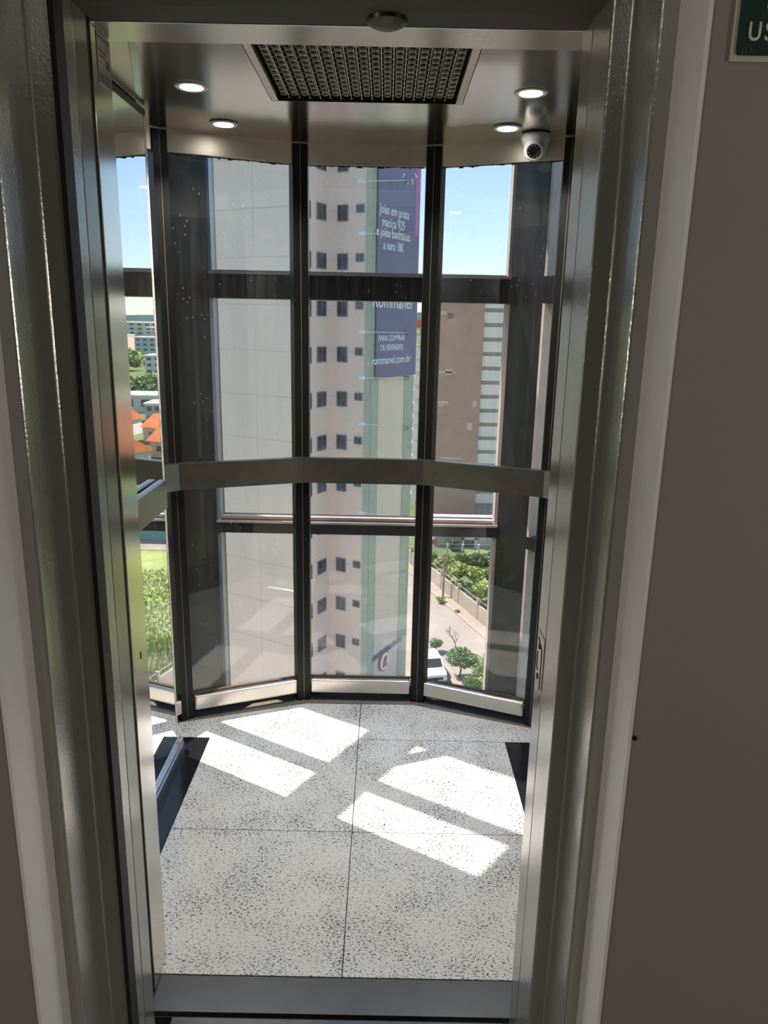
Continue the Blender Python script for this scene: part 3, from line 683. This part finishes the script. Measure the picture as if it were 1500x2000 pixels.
# ================================================================== the town below and beyond
ZG = -24.0
def gp(px, py, z=ZG): return on_z(px, py, z)
def gm(px, py, z=ZG):                        # a point on the ground that the cabin mirror shows at this pixel
    r = ray(px, py); t = (z - H) / r.z
    return Vector((2 * XWL - t * r.x, t * r.y, z))
gnd = MB().box(-1800, 2200, 6, 3800, ZG - 1, ZG - .06).build('ground', 'earth')
tag(gnd, 'dry green ground of the town far below', 'ground', kind='structure')
hl = MB(); N = 90; V = []; Fq = []
for i in range(N + 1):
    a = math.radians(-75 + 150 * i / N); r_ = 3000
    h = 20 + 9 * math.sin(a * 5 + 1.0) + 6 * math.sin(a * 13) + 24 * math.exp(-((a - .06) / .05) ** 2)
    V += [(r_ * math.sin(a), r_ * math.cos(a), ZG - 1), (r_ * math.sin(a), r_ * math.cos(a), ZG + max(14, h)), (1.2 * r_ * math.sin(a), 1.2 * r_ * math.cos(a), ZG - 1)]
for i in range(N):
    b0 = i * 3; Fq += [(b0, b0 + 3, b0 + 4, b0 + 1), (b0 + 1, b0 + 4, b0 + 5, b0 + 2)]
hl.add(V, Fq)
tag(hl.build('hills', 'hill'), 'hazy blue hills on the horizon', 'hills', kind='structure')

# --- streets
ka, kb = gp(839, 1155), gp(952, 1254); kd = (kb - ka).normalized(); kn = Vector((kd.y, -kd.x, 0))
if kn.x < 0: kn = -kn                         # pointing away from the tower, to the right
k0, k1 = ka - kd * 160, kb + kd * 60
na = gp(842, 1269); wdt = abs((na - ka).dot(kn))
def slab(name, mt, o0, o1, z0, z1, lab, cat, kind='structure', s0=0, s1=0):
    mb = MB(); a, b = k0 + kd * s0, k1 - kd * s1
    mb.prism([(a + kn * o0)[:2], (b + kn * o0)[:2], (b + kn * o1)[:2], (a + kn * o1)[:2]], z0, z1)
    return tag(mb.build(name, mt), lab, cat, kind=kind)
slab('street', 'asphalt', -wdt, 0, ZG - .3, ZG, 'pale sunlit street running past the tower', 'street')
wl_a = gp(867, 1157); wo = (wl_a - ka).dot(kn)
slab('pavement', 'sidewalk', .25, wo, ZG - .3, ZG + .12, 'sandy pavement between the street and the boundary wall', 'pavement')
slab('pavement', 'sidewalk', -wdt - 26, -wdt - .25, ZG - .3, ZG + .10, 'sandy pavement at the foot of the tower', 'pavement')
slab('kerb', 'kerb', 0, .25, ZG - .3, ZG + .14, 'kerb line on the far side of the street', 'kerb')
slab('kerb', 'kerb', -wdt - .25, -wdt, ZG - .3, ZG + .12, 'kerb line on the near side of the street', 'kerb')
# parking lane kerb beside the car
c0, c1 = gp(852, 1288), gp(882, 1334); cd = (c1 - c0).normalized(); cn = Vector((-cd.y, cd.x, 0))
mb = MB(); a, b = c0 - cd * 3, c1 + cd * 16
mb.obox(((a + b) / 2) + Vector((0, 0, .12)), cd * (b - a).length / 2, cn * .12, (0, 0, .14)); tag(mb.build('kerb', 'kerb'), 'short kerb beside the parked white car', 'kerb', kind='structure')
# boundary wall in panels, with posts
bw = thing('boundary_wall', tuple(gp(900, 1180)), 'low concrete boundary wall along the street with thin fence posts', 'wall')
t = 60.0
while t < (k1 - k0).length:
    a, b = k0 + kd * t + kn * wo, k0 + kd * (t + 3.9) + kn * wo
    MB().obox((a + b) / 2 + Vector((0, 0, .75)), kd * 1.95, kn * .09, (0, 0, .75)).build('wall_panel', 'concrete_wall', bw)
    MB().obox(a + Vector((0, 0, 1.0)), kd * .1, kn * .13, (0, 0, 1.05)).build('post', 'concrete_wall', bw)
    MB().obox((a + b) / 2 + Vector((0, 0, 1.95)), kd * 2.0, kn * .02, (0, 0, .02)).build('wire', 'steel_fence', bw)
    t += 4.0

# --- vegetation
def leaves(mb, c, rx, ry, rz, n, size, rng):
    c = Vector(c)
    for _ in range(n):
        while True:
            p = Vector((rng.uniform(-1, 1), rng.uniform(-1, 1), rng.uniform(-1, 1)))
            if .35 < p.length < 1: break
        q = c + Vector((p.x * rx, p.y * ry, p.z * rz))
        u = Vector((rng.gauss(0, 1), rng.gauss(0, 1), rng.gauss(0, 1))).normalized()
        w = u.orthogonal().normalized(); s = size * rng.uniform(.6, 1.4)
        w = (Matrix.Rotation(rng.uniform(0, 6.28), 3, u) @ w)
        v = u.cross(w)
        mb.add([q - w * s, q - v * s * .45, q + w * s, q + v * s * .45], [(0, 1, 2, 3)])
def tree(name, basep, crown, r, h, mt, lab, cat='tree', n=900, size=.16, trunk=.09, blobs=9, seed=1):
    rng = random.Random(seed); basep, crown = Vector(basep), Vector(crown)
    o = thing(name, tuple(basep), lab, cat)
    mb = MB()
    for k in range(blobs):
        a = rng.uniform(0, 6.28); d = rng.uniform(.1, .55)
        leaves(mb, crown + Vector((math.cos(a) * r * d, math.sin(a) * r * d, rng.uniform(-.35, .35) * h)), r * rng.uniform(.45, .7), r * rng.uniform(.45, .7), h * rng.uniform(.35, .55), n // blobs, size, rng)
    mb.build('foliage', mt, o)
    tk = MB(); tk.tube(basep - Vector((0, 0, .1)), basep.lerp(crown, .55), trunk, trunk * .8)
    tk.tube(basep.lerp(crown, .5), crown + Vector((r * .3, 0, h * .2)), trunk * .8, trunk * .3); tk.tube(basep.lerp(crown, .5), crown + Vector((-r * .35, .1, h * .1)), trunk * .7, trunk * .3)
    tk.build('trunk', 'bark', o)
    return o
def px_tree(name, bx, by, cx_, cy_, rpx, mt, lab, cat='tree', hk=.8, **kw):
    bp = gp(bx, by); q = on_y(cx_, cy_, bp.y); m_ = bp.y * 1.06 / F_PX
    return tree(name, bp, q, rpx * m_, rpx * m_ * hk, mt, lab, cat, **kw)
px_tree('street_tree', 897, 1322, 905, 1287, 31, 'leaf_mid', 'leafy green street tree with a bare trunk beside the parked car', n=3000, size=.12, trunk=.07, seed=3, hk=.95)
px_tree('street_tree', 952, 1336, 956, 1303, 36, 'leaf_mid', 'wide green street tree in front of the right dark shaft post', n=3000, size=.12, trunk=.08, seed=4, hk=.9)
px_tree('street_tree', 930, 1380, 928, 1345, 36, 'leaf_bright', 'low leafy tree at the lower edge of the right glass', n=2400, size=.12, trunk=.06, seed=14)
px_tree('shrub', 851, 1272, 851, 1256, 15, 'leaf_mid', 'small round shrub at the near kerb of the street', 'shrub', n=900, size=.09, trunk=.04, seed=5)
px_tree('shrub', 863, 1178, 860, 1171, 10, 'leaf_bright', 'small shrub at the foot of the utility pole', 'shrub', n=500, size=.09, trunk=.03, seed=6)
px_tree('shrub', 894, 1198, 893, 1194, 6, 'leaf_dry', 'dry little bush on the sandy pavement', 'shrub', n=160, size=.10, trunk=.03, seed=7)
bsp = [(898, 1140, 893, 1112, 23, 'leaf_bright', 'tall yellow green bush behind the boundary wall'), (926, 1146, 926, 1122, 23, 'leaf_bright', 'broad yellow green bush in the middle of the vacant lot'),
       (952, 1178, 950, 1152, 28, 'leaf_bright', 'bright bush next to the right dark shaft post'), (930, 1166, 926, 1158, 20, 'leaf_dark', 'darker low bush close to the wall top'),
       (872, 1112, 868, 1094, 18, 'leaf_bright', 'light green bush at the corner of the vacant lot'), (846, 1104, 842, 1088, 14, 'leaf_mid', 'green bush behind the traffic pole'),
       (905, 1102, 903, 1090, 18, 'leaf_mid', 'round green tree left among the trees by the fence'), (934, 1104, 932, 1096, 19, 'leaf_dark', 'dark green round tree in the row by the fence'),
       (962, 1102, 960, 1092, 24, 'leaf_mid', 'green tree at the right end of the row by the fence'), (958, 1140, 960, 1122, 20, 'leaf_bright', 'bright tree partly behind the right dark shaft post'),
       (876, 1138, 872, 1124, 15, 'leaf_bright', 'yellow green bush above the upper end of the wall'), (904, 1156, 902, 1142, 15, 'leaf_mid', 'green bush hanging over the middle of the wall'),
       (934, 1190, 934, 1176, 20, 'leaf_mid', 'green bush at the lower end of the wall'), (985, 1190, 983, 1170, 30, 'leaf_bright', 'bush hidden mostly by the right dark shaft post')]
for i, (bx, by, cx_, cy_, r_, mt, lab) in enumerate(bsp):
    px_tree('lot_tree', bx, by, cx_, cy_, r_, mt, lab, n=2200, size=.17, trunk=.10, seed=20 + i, hk=.9)
# bare tree
bb = gp(891, 1276); bt = thing('bare_tree', tuple(bb), 'leafless dry tree leaning over the street', 'tree'); tw = MB(); rng = random.Random(8)
def branch(p, d, L, r, depth):
    q = p + d * L; tw.tube(p, q, r, r * .6, n=5)
    if depth:
        for _ in range(3):
            d2 = (d + Vector((rng.uniform(-.9, .9), rng.uniform(-.9, .9), rng.uniform(-.2, .5)))).normalized(); branch(p.lerp(q, rng.uniform(.55, 1)), d2, L * .68, r * .55, depth - 1)
branch(bb, Vector((-.15, .1, 1)).normalized(), 1.0, .05, 4); tw.build('branches', 'bark', bt)
# utility pole
ub = gp(865, 1167); ut = on_y(862, 1088, ub.y); up = thing('utility_pole', tuple(ub), 'wooden utility pole with crossarm on the pavement', 'pole')
MB().tube(ub, (ub.x, ub.y, ut.z), .11, .08, n=10).build('mast', 'pole_wood', up)
MB().box(ub.x - .7, ub.x + .35, ub.y - .05, ub.y + .05, ut.z - .25, ut.z - .13).build('crossarm', 'pole_wood', up)
for dx in (-.6, -.2, .25): MB().tube((ub.x + dx, ub.y, ut.z - .13), (ub.x + dx, ub.y, ut.z + .06), .035, .025, n=6).build('insulator', 'band_white', up)
# parked car
cpos = gp(838, 1318) ; ca = cd if cd.y < 0 else -cd
cr_ = thing('car', (cpos.x, cpos.y, ZG + .1), 'white hatchback car parked at the kerb below the lift', 'car')
cs = Vector((-ca.y, ca.x, 0)); cu_ = Vector((0, 0, 1)); co = Vector((cpos.x, cpos.y, ZG + .1))
prof = [(-1.9, .30), (-1.88, .75), (-1.7, .92), (-1.15, .98), (-.45, 1.42), (.75, 1.46), (1.45, 1.35), (1.85, .95), (1.9, .45), (1.8, .28)]   # front is negative
def extr(pr, w0, w1):
    n = len(pr); V = [co - ca * x + cs * w0 + cu_ * z for x, z in pr] + [co - ca * x + cs * w1 + cu_ * z for x, z in pr]
    return V, [tuple(range(n)), tuple(range(2 * n - 1, n - 1, -1))] + [(i, i + n, (i + 1) % n + n, (i + 1) % n) for i in range(n)]
MB().add(*extr(prof, -.80, .80)).build('body', 'car_white', cr_, bevel=.05, seg=2)
MB().add(*extr([(-1.10, 1.05), (-.50, 1.43), (-.47, 1.36), (-1.06, .98)], -.66, .66)).build('windscreen', 'car_glass', cr_)
MB().add(*extr([(1.50, 1.34), (1.82, .98), (1.86, .98), (1.50, 1.37)], -.62, .62)).build('rear_window', 'car_glass', cr_)
for s_ in (-1, 1): MB().add(*extr([(-.80, 1.04), (-.36, 1.36), (.75, 1.40), (1.25, 1.30), (1.45, 1.02)], s_ * .79, s_ * .81)).build('side_window', 'car_glass', cr_)
for x in (-1.2, 1.25):
    for s_ in (-.74, .74):
        q = co - ca * x + cs * s_ + cu_ * .30; MB().lathe(q, [(.12, -.10), (.30, -.09), (.30, .09), (.12, .10)], axis=cs, n=18).build('wheel', 'tyre', cr_)
for s_ in (-.6, .6):
    q = co + ca * 1.86 + cs * s_ + cu_ * .72; MB().obox(q, ca * .05, cs * .16, cu_ * .07).build('headlight', 'sign_white', cr_)
MB().obox(co + ca * 1.89 + cu_ * .5, ca * .03, cs * .5, cu_ * .09).build('front_grille', 'tyre', cr_)

# --- beige apartment tower
e1 = Vector((.48, .877, 0)).normalized(); e2 = Vector((e1.y, -e1.x, 0)); UPV = Vector((0, 0, 1))
G = on_y(722, 900, 45.0); G = Vector((G.x, G.y, 0))
def at_wall(px, P, d): q = on_wall(px, 900, P, d); return Vector((q.x, q.y, 0))
I_ = at_wall(645, G, e2); O_ = at_wall(598, I_, e1); Rt = at_wall(802, G, e1)
Lf = O_ - e2 * 16.0
tw_ = thing('apartment_tower', (G.x, G.y, ZG), 'tall beige apartment tower with small dark windows and green edges', 'building')
back = e1 * 12
MB().prism([v[:2] for v in (Lf, O_, I_, G, Rt, Rt - e2 * 20)], ZG - .5, 42).build('walls', 'facade', tw_)
def wplate(P, d, n, p0, p1, z0, z1, th, name, mt, parent=tw_):      # thin raised plate on a wall between distances p0..p1
    c = P + d * (p0 + p1) / 2 + n * th / 2 + UPV * (z0 + z1) / 2
    return MB().obox(c, d * (p1 - p0) / 2, n * th / 2, UPV * (z1 - z0) / 2).build(name, mt, parent)
nR, nQ, nB = -e1, e2, e2                     # outward normals: window wall, recess cheek, banner wall
# storey joints on the blank wall and window walls
for k in range(-8, 12):
    z = 2.2 + 2.625 * k
    if ZG < z < 40:
        wplate(O_, -e2, nR, 0, 16, z - .012, z + .012, .012, 'storey_joint', 'facade_line'); wplate(I_, e2, nR, 0, (G - I_).length, z - .012, z + .012, .012, 'storey_joint', 'facade_line')
wplate(O_, -e2, nR, 3.56, 3.59, ZG, 42, .01, 'vertical_joint', 'facade_line')
def rng_wall(P, d, px): q = on_wall(px, 900, P, d); return (Vector((q.x, q.y, 0)) - P).dot(d)
wcols = [(O_, e1, e2, 602, 608, .93, 0), (O_, e1, e2, 619, 636, .90, 0), (I_, e2, -e1, 658, 677, .90, 0), (I_, e2, -e1, 692, 706, .45, -.02)]
for k in range(-11, 12):
    ztop = 2.50 + 2.625 * k
    if not (ZG + 1.5 < ztop < 40): continue
    for (P, d, n, pa, pb, hh, dz) in wcols:
        a, b = sorted((rng_wall(P, d, pa), rng_wall(P, d, pb))); zt = ztop + dz
        f = wplate(P, d, n, a, b, zt - hh, zt, .06, 'window', 'window_frame')
        wplate(P, d, n, a + .05, b - .05, zt - hh + .05, zt - .05, .075, 'pane', 'window_dark', f)
        if b - a > .35: wplate(P, d, n, (a + b) / 2 - .015, (a + b) / 2 + .015, zt - hh + .04, zt - .04, .085, 'mullion', 'window_frame', f)
wplate(G, -e2, nR, 0, .42, ZG, 42, .06, 'green_pilaster', 'facade_green')
wplate(G, e1, nB, 0, .85, ZG, 42, .06, 'green_pilaster', 'facade_green')
LB = (Rt - G).length
wplate(G, e1, nB, LB - 1.25, LB, ZG, 42, .06, 'green_pilaster', 'facade_green')
def bpt(px, py, off=0.0): return on_wall(px, py, G + e2 * off, e1)
# sign band and round emblem near the foot of the banner wall
sbq = bpt(756, 1266, .08); sb_ = thing('sign_band', (sbq.x, sbq.y, sbq.z), 'narrow blue sign lettering band low on the tower side', 'sign')
l0, l1 = bpt(728, 1290, .10), bpt(784, 1246, .10)
L_ = Vector((l1.x - l0.x, l1.y - l0.y, 0)).length; zc = (l0.z + l1.z) / 2; n_l = 13
for i in range(n_l):
    t0 = (i + .12) / n_l; t1 = (i + .82) / n_l; c = Vector((l0.x, l0.y, 0)) + e1 * L_ * (t0 + t1) / 2
    MB().obox(c + UPV * zc, e1 * L_ * (t1 - t0) / 2, e2 * .03, UPV * (.14 if i % 3 else .19)).build('letter_block', 'sign_blue', sb_)
emq = bpt(750, 1291, .09); em = thing('emblem', (emq.x, emq.y, emq.z), 'white oval emblem with red ring low on the tower side', 'emblem')
em_r = .62; c = emq + e2 * .02
MB().lathe(c, [(em_r * 1.1, 0), (em_r * 1.1, .03), (em_r, .04)], axis=e2, n=36).build('ring', 'sign_red', em)
MB().lathe(c + e2 * .03, [(em_r, 0), (em_r, .03)], axis=e2, n=36).build('disc', 'sign_white', em)
for a_, w_2 in ((-.14, .10), (.10, .13)):
    MB().obox(c + e2 * .07 + e1 * a_ + UPV * .12, e1 * w_2 * .7 , e2 * .012, (e1 * .10 + UPV * .24)).build('flame', 'sign_red', em)
MB().obox(c + e2 * .07 - UPV * .26, e1 * .28, e2 * .012, UPV * .09).build('base_mark', 'sign_blue', em)

# --- advertising banner on the side wall
bA = (bpt(726, 600) - G).to_2d().length if False else rng_wall(G, e1, 726); bB = rng_wall(G, e1, 801)
zb0 = bpt(760, 736).z
bn = thing('advertising_banner', (G.x, G.y, zb0), 'tall purple blue advertising banner with white lettering on the tower side', 'banner')
c = G + e1 * (bA + bB) / 2 + e2 * .16
MB().obox(c + UPV * (zb0 + 24) / 2, e1 * (bB - bA) / 2, e2 * .04, UPV * (24 - zb0) / 2).build('sheet', 'banner', bn)
MB().obox(G + e1 * (bB - .34) + e2 * .205 + UPV * 18.5, e1 * .30, e2 * .004, UPV * 12).build('pink_edge', 'banner_pink', bn)
def ban_text(body, pxl, pxr, py, hgt, name='lettering'):
    mid = bpt((pxl + pxr) / 2, py, .205); w = abs(rng_wall(G, e1, pxr) - rng_wall(G, e1, pxl))
    return text(name, body, mid, e1, (0, 0, 1), hgt, 'banner_print', bn, width=w, thick=.02, bold=.012)
ban_text('Joias em prata', 745, 797, 416, .50); ban_text('maciça 925', 749, 789, 439, .50)
ban_text('e joias banhadas', 740, 799, 460, .50); ban_text('a ouro 18K', 751, 787, 481, .50)
ban_text('Rommanel', 733, 803, 588, .82); ban_text('PARA COMPRAR', 742, 790, 660, .34); ban_text('OU REVENDER:', 745, 787, 678, .34)
ban_text('rommanel.com.br', 730, 801, 702, .46)
rc = bpt(800, 318, .205)
for k in range(22):
    a_ = 2 * math.pi * k / 22; d_ = e1 * math.cos(a_) + UPV * math.sin(a_); n_2 = e1 * -math.sin(a_) + UPV * math.cos(a_)
    MB().obox(rc + d_ * 1.05, d_ * .16, e2 * .008, n_2 * .055).build('rosette_petal', 'banner_pink' if k % 2 else 'banner_print', bn)
for py0, py1 in ((354, 352), (456, 457), (648, 650), (738, 738), (828, 836), (1002, 1010)):
    a, b = bpt(710, py0, .34), bpt(797, py1, .34); MB().tube(a, b, .022, n=6).build('tie_cable', 'cable', bn)
    for q in (a, b): MB().obox(q - e2 * .1, e1 * .09, e2 * .14, UPV * .09).build('bracket', 'window_frame' if q is b else 'cable', bn)

# --- brown tower with white bands
YB = 96.0
x0, x1, x2 = on_y(832, 800, YB).x, on_y(937, 800, YB).x, on_y(1030, 800, YB + 1).x
zt_ = on_y(880, 572, YB).z
bt_ = thing('brown_tower', (x0, YB, ZG), 'brown tiled tower block with white horizontal bands', 'building')
MB().box(x0, x1, YB, YB + 22, ZG - .2, zt_).build('brown_wall', 'brown_tile', bt_)
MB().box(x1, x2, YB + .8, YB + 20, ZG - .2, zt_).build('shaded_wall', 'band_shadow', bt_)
zz = zt_ - .3; sp_z = on_y(960, 600, YB).z - on_y(960, 629, YB).z
zz = on_y(960, 610, YB).z
zb = zz + sp_z
while zb > ZG + 3:
    MB().box(x1 - .02, x2, YB + .3, YB + .82, zb - sp_z * .72, zb).build('white_band', 'band_white', bt_); zb -= sp_z
bz = on_y(820, 655, YB).z; sp2 = on_y(820, 655, YB).z - on_y(820, 682.5, YB).z
zb = bz + sp2
while zb > ZG + 2:
    MB().box(x0 - 1.9, x0, YB + 1.5, YB + 14, zb - sp2 * .62, zb).build('balcony', 'balcony_white', bt_)
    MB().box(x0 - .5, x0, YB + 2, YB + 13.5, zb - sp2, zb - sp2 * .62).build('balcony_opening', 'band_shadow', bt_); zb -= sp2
MB().box(x0 - 2.2, x0 + .6, YB - .2, YB + 15, on_y(820, 640, YB).z, on_y(820, 624, YB).z).build('parapet', 'roof_orange', bt_)
for (pa, pb, ya, yb) in ((846, 890, 725, 729), (870, 883, 721, 732), (846, 875, 783, 789), (856, 866, 788, 793), (923, 931, 783, 795), (912, 922, 826, 840), (858, 900, 893, 897), (846, 872, 607, 614)):
    q0, q1 = on_y(pa, ya, YB), on_y(pb, yb, YB); MB().box(q0.x, q1.x, YB - .03, YB, min(q0.z, q1.z), max(q0.z, q1.z)).build('patch', 'brown_patch', bt_)
q0 = on_y(880, 617, YB); MB().box(q0.x - .35, q0.x + .35, YB - .06, YB, q0.z - .3, q0.z + .3).build('window', 'window_dark', bt_)
# ground storey with open bays and a fence in front of it
gy = 84.5
gs_ = thing('ground_storey', (7, gy, ZG), 'low grey annex with white frames at the foot of the brown tower', 'building')
xa, xb = on_y(846, 1060, gy).x, on_y(1010, 1060, gy).x; zh = on_y(900, 1030, gy).z
MB().box(xa, xb, gy, gy + 6, ZG - .2, zh).build('wall', 'house_grey', gs_)
for pa, pb in ((902, 906), (926, 931)): MB().box(on_y(pa, 1060, gy).x, on_y(pb, 1060, gy).x, gy - .3, gy, ZG, zh).build('column', 'house_white', gs_)
MB().box(on_y(902, 1060, gy).x, on_y(931, 1060, gy).x, gy - .3, gy, on_y(915, 1053, gy).z, on_y(915, 1049, gy).z).build('lintel', 'house_white', gs_)
MB().box(on_y(907, 1060, gy).x, on_y(925, 1060, gy).x, gy - .05, gy, ZG, on_y(915, 1054, gy).z).build('opening', 'window_dark', gs_)
fy = 81.0; fn = thing('fence', (7, fy, ZG), 'pale post and rail fence in front of the grey annex', 'fence')
zf1, zf0 = on_y(880, 1063, fy).z, on_y(900, 1081, fy).z
for pxp in (843, 874, 904, 935, 966, 997): q = on_y(pxp, 1070, fy); MB().box(q.x - .11, q.x + .11, fy - .1, fy + .1, ZG, zf1 + .05).build('post', 'house_white', fn)
xa, xb = on_y(838, 1070, fy).x, on_y(1000, 1070, fy).x
for z in (zf1, zf1 - .45): MB().box(xa, xb, fy - .02, fy + .02, z - .025, z + .025).build('rail', 'steel_fence', fn)
MB().box(on_y(904, 1081, fy).x, xb, fy - .12, fy + .12, ZG, zf0).build('plinth', 'concrete_wall', fn)
px_tree('lot_tree', 884, 1072, 884, 1056, 14, 'leaf_dark', 'dark tree behind the fence beside the grey annex', n=500, size=.25, trunk=.10, seed=41)
tp = gp(847, 1090); tpo = thing('traffic_pole', tuple(tp), 'thin white traffic pole with a red sign', 'pole')
zt2 = on_y(848, 1045, tp.y).z; MB().tube(tp, (tp.x, tp.y, zt2), .06, n=8).build('mast', 'house_white', tpo)
MB().lathe((tp.x, tp.y - .08, on_y(848, 1058, tp.y).z), [(.35, 0), (.35, -.04)], axis=(0, 1, 0), n=8).build('red_sign', 'sign_red', tpo)

# --- what the mirror shows: grass lot, teal wall, houses, trees, far blocks
ga = thing('grass_lot', (16, 58, ZG), 'sunny green grass lot seen in the cabin mirror', 'grass', kind='structure')
gl0 = kn * (wo + .3)
MB().prism([(13.5, 40), (60, 40), (60, 84), (13.2, 84), (9.3, 74)], ZG - .2, ZG + .03).build('turf', 'grass', ga)
gm_ = MB(); rng = random.Random(11)
for _ in range(9000):
    d = rng.uniform(44, 74); x = -1.46 + d * rng.uniform(.26, .40); s = rng.uniform(.10, .34)
    if 50 < d < 57: s *= 1.9
    u = Vector((rng.uniform(-1, 1), rng.uniform(-1, 1), 0)).normalized() * s * .35; q = Vector((x, d, ZG + .02))
    gm_.add([q - u, q + u, q + Vector((rng.uniform(-.2, .2) * s, rng.uniform(-.2, .2) * s, s))], [(0, 1, 2)])
gt_ = gm_.build('grass_tufts', 'grass_blade', ga); gt_['kind'] = 'stuff'
twl = thing('teal_wall', (26, 84, ZG), 'long teal painted wall at the end of the grass lot', 'wall')
MB().box(17, 44, 84.5, 85.2, ZG, ZG + 5.2).build('wall', 'teal_wall', twl)
MB().box(17, 44, 80.5, 84.4, ZG, ZG + .10).build('footing', 'concrete_wall', twl)
def house(cx_, cy_, w, d, h, rot, lab, wall='house_white', roof='roof_orange', rh=1.6, win=True):
    o = thing('house', (cx_, cy_, ZG), lab, 'house')
    ax, ay = Vector((math.cos(rot), math.sin(rot), 0)), Vector((-math.sin(rot), math.cos(rot), 0)); b = Vector((cx_, cy_, ZG))
    MB().obox(b + UPV * h / 2, ax * w / 2, ay * d / 2, UPV * h / 2).build('walls', wall, o)
    e = .5; P = lambda i, j, z: b + ax * i * (w / 2 + e) + ay * j * (d / 2 + e) + UPV * z
    R1, R2 = b + ax * (w / 2 + e) + UPV * (h + rh), b - ax * (w / 2 + e) + UPV * (h + rh)
    MB().add([P(-1, -1, h), P(1, -1, h), P(1, 1, h), P(-1, 1, h), R1, R2], [(0, 1, 4, 5), (2, 3, 5, 4), (1, 2, 4), (3, 0, 5), (0, 3, 2, 1)]).build('roof', roof, o)
    if win:
        for k in (-.28, .05, .33): MB().obox(b + ax * w * k - ay * (d / 2 + .03) + UPV * h * .55, ax * .55, ay * .04, UPV * .5).build('window', 'window_dark', o)
    return o
def mh(py, dx=0.0): q = gm(285, py); return q.x + dx, q.y
hl_ = [(912, 6, 12, 7, 3.0, .55, 'nearest orange roofed house in the mirror, just above the handrail'), (890, -8, 12, 7, 3.0, .40, 'orange roofed house right behind the nearest one in the mirror'),
       (880, 9, 11, 7, 3.2, .75, 'low orange roofed house with its ridge turned'), (862, -7, 12, 8, 3.2, .45, 'orange roofed house in the middle of the roof cluster'), (850, 9, 13, 9, 3.4, .2, 'farthest house of the orange roof cluster')]
for i, (py, dx, w, d, h, r_, lab) in enumerate(hl_):
    x, y = mh(py, dx); house(x, y, w, d, h, r_, lab, wall=('house_white', 'house_pink')[i % 2], rh=2.3)
def block(py, dx, w, d, h, mt, lab, rows=4, cols=5):
    x, y = mh(py, dx); o = thing('block', (x, y, ZG), lab, 'building'); MB().box(x - w / 2, x + w / 2, y, y + d, ZG - .2, ZG + h).build('walls', mt, o)
    MB().box(x - w / 2 - .3, x + w / 2 + .3, y - .3, y + d + .3, ZG + h, ZG + h + .5).build('roof', 'band_white', o)
    for r_ in range(rows):
        for c_ in range(cols):
            cx_ = x - w / 2 + w * (c_ + .5) / cols; cz = ZG + h * (r_ + .6) / rows; MB().box(cx_ - w * .13 / cols * 2, cx_ + w * .13 / cols * 2, y - .1, y, cz - h * .22 / rows, cz + h * .22 / rows).build('window', 'window_dark', o)
block(828, -4, 8, 8, 4.5, 'house_grey', 'small grey building behind the orange roofs', 2, 4)
block(806, 0, 40, 10, 4.2, 'house_white', 'long low white building in the mirror above the roofs', 1, 9)
for i, (py, dx, r_) in enumerate(((788, -16, 8), (786, 3, 9), (772, -6, 9), (784, 22, 8))):
    x, y = mh(py, dx); tree('far_tree', (x, y, ZG), (x, y, ZG + 4.6), r_, 4.2, ('leaf_mid', 'leaf_dark')[i % 2], ['spreading green tree left of the row in the mirror', 'large green tree in the middle of the row in the mirror', 'rounded dark tree behind the white building', 'green tree at the right end of the row'][i], n=1000, size=.8, trunk=.3, seed=50 + i)
block(744, -8, 16, 12, 9.5, 'house_white', 'white apartment block among the trees in the mirror', 4, 5)
block(736, 22, 20, 12, 7, 'house_pink', 'pinkish block beside the white apartment block', 3, 5)
block(708, -2, 15, 14, 13, 'house_blue', 'blue grey high block on the far slope', 5, 4)
block(696, -40, 34, 16, 9, 'house_white', 'pale block left of the blue grey high block', 3, 7)
block(684, 34, 40, 20, 10, 'house_pink', 'low pink block near the horizon', 3, 8)
block(668, -30, 60, 26, 13, 'house_white', 'wide white block near the horizon', 4, 10)
block(656, 30, 110, 36, 15, 'house_white', 'row of far white buildings under the skyline', 3, 12)
for i, (py, dx, r_) in enumerate(((724, 8, 9), (690, -14, 11), (676, 30, 14), (650, 0, 22))):
    x, y = mh(py, dx); tree('far_tree', (x, y, ZG), (x, y, ZG + 6), r_, 5.5, 'leaf_mid', ['tree between the white and pink blocks', 'tree cluster below the pale block', 'tree cluster below the wide white block', 'distant tree crown on the skyline'][i], n=800, size=1.3, trunk=.4, seed=70 + i)
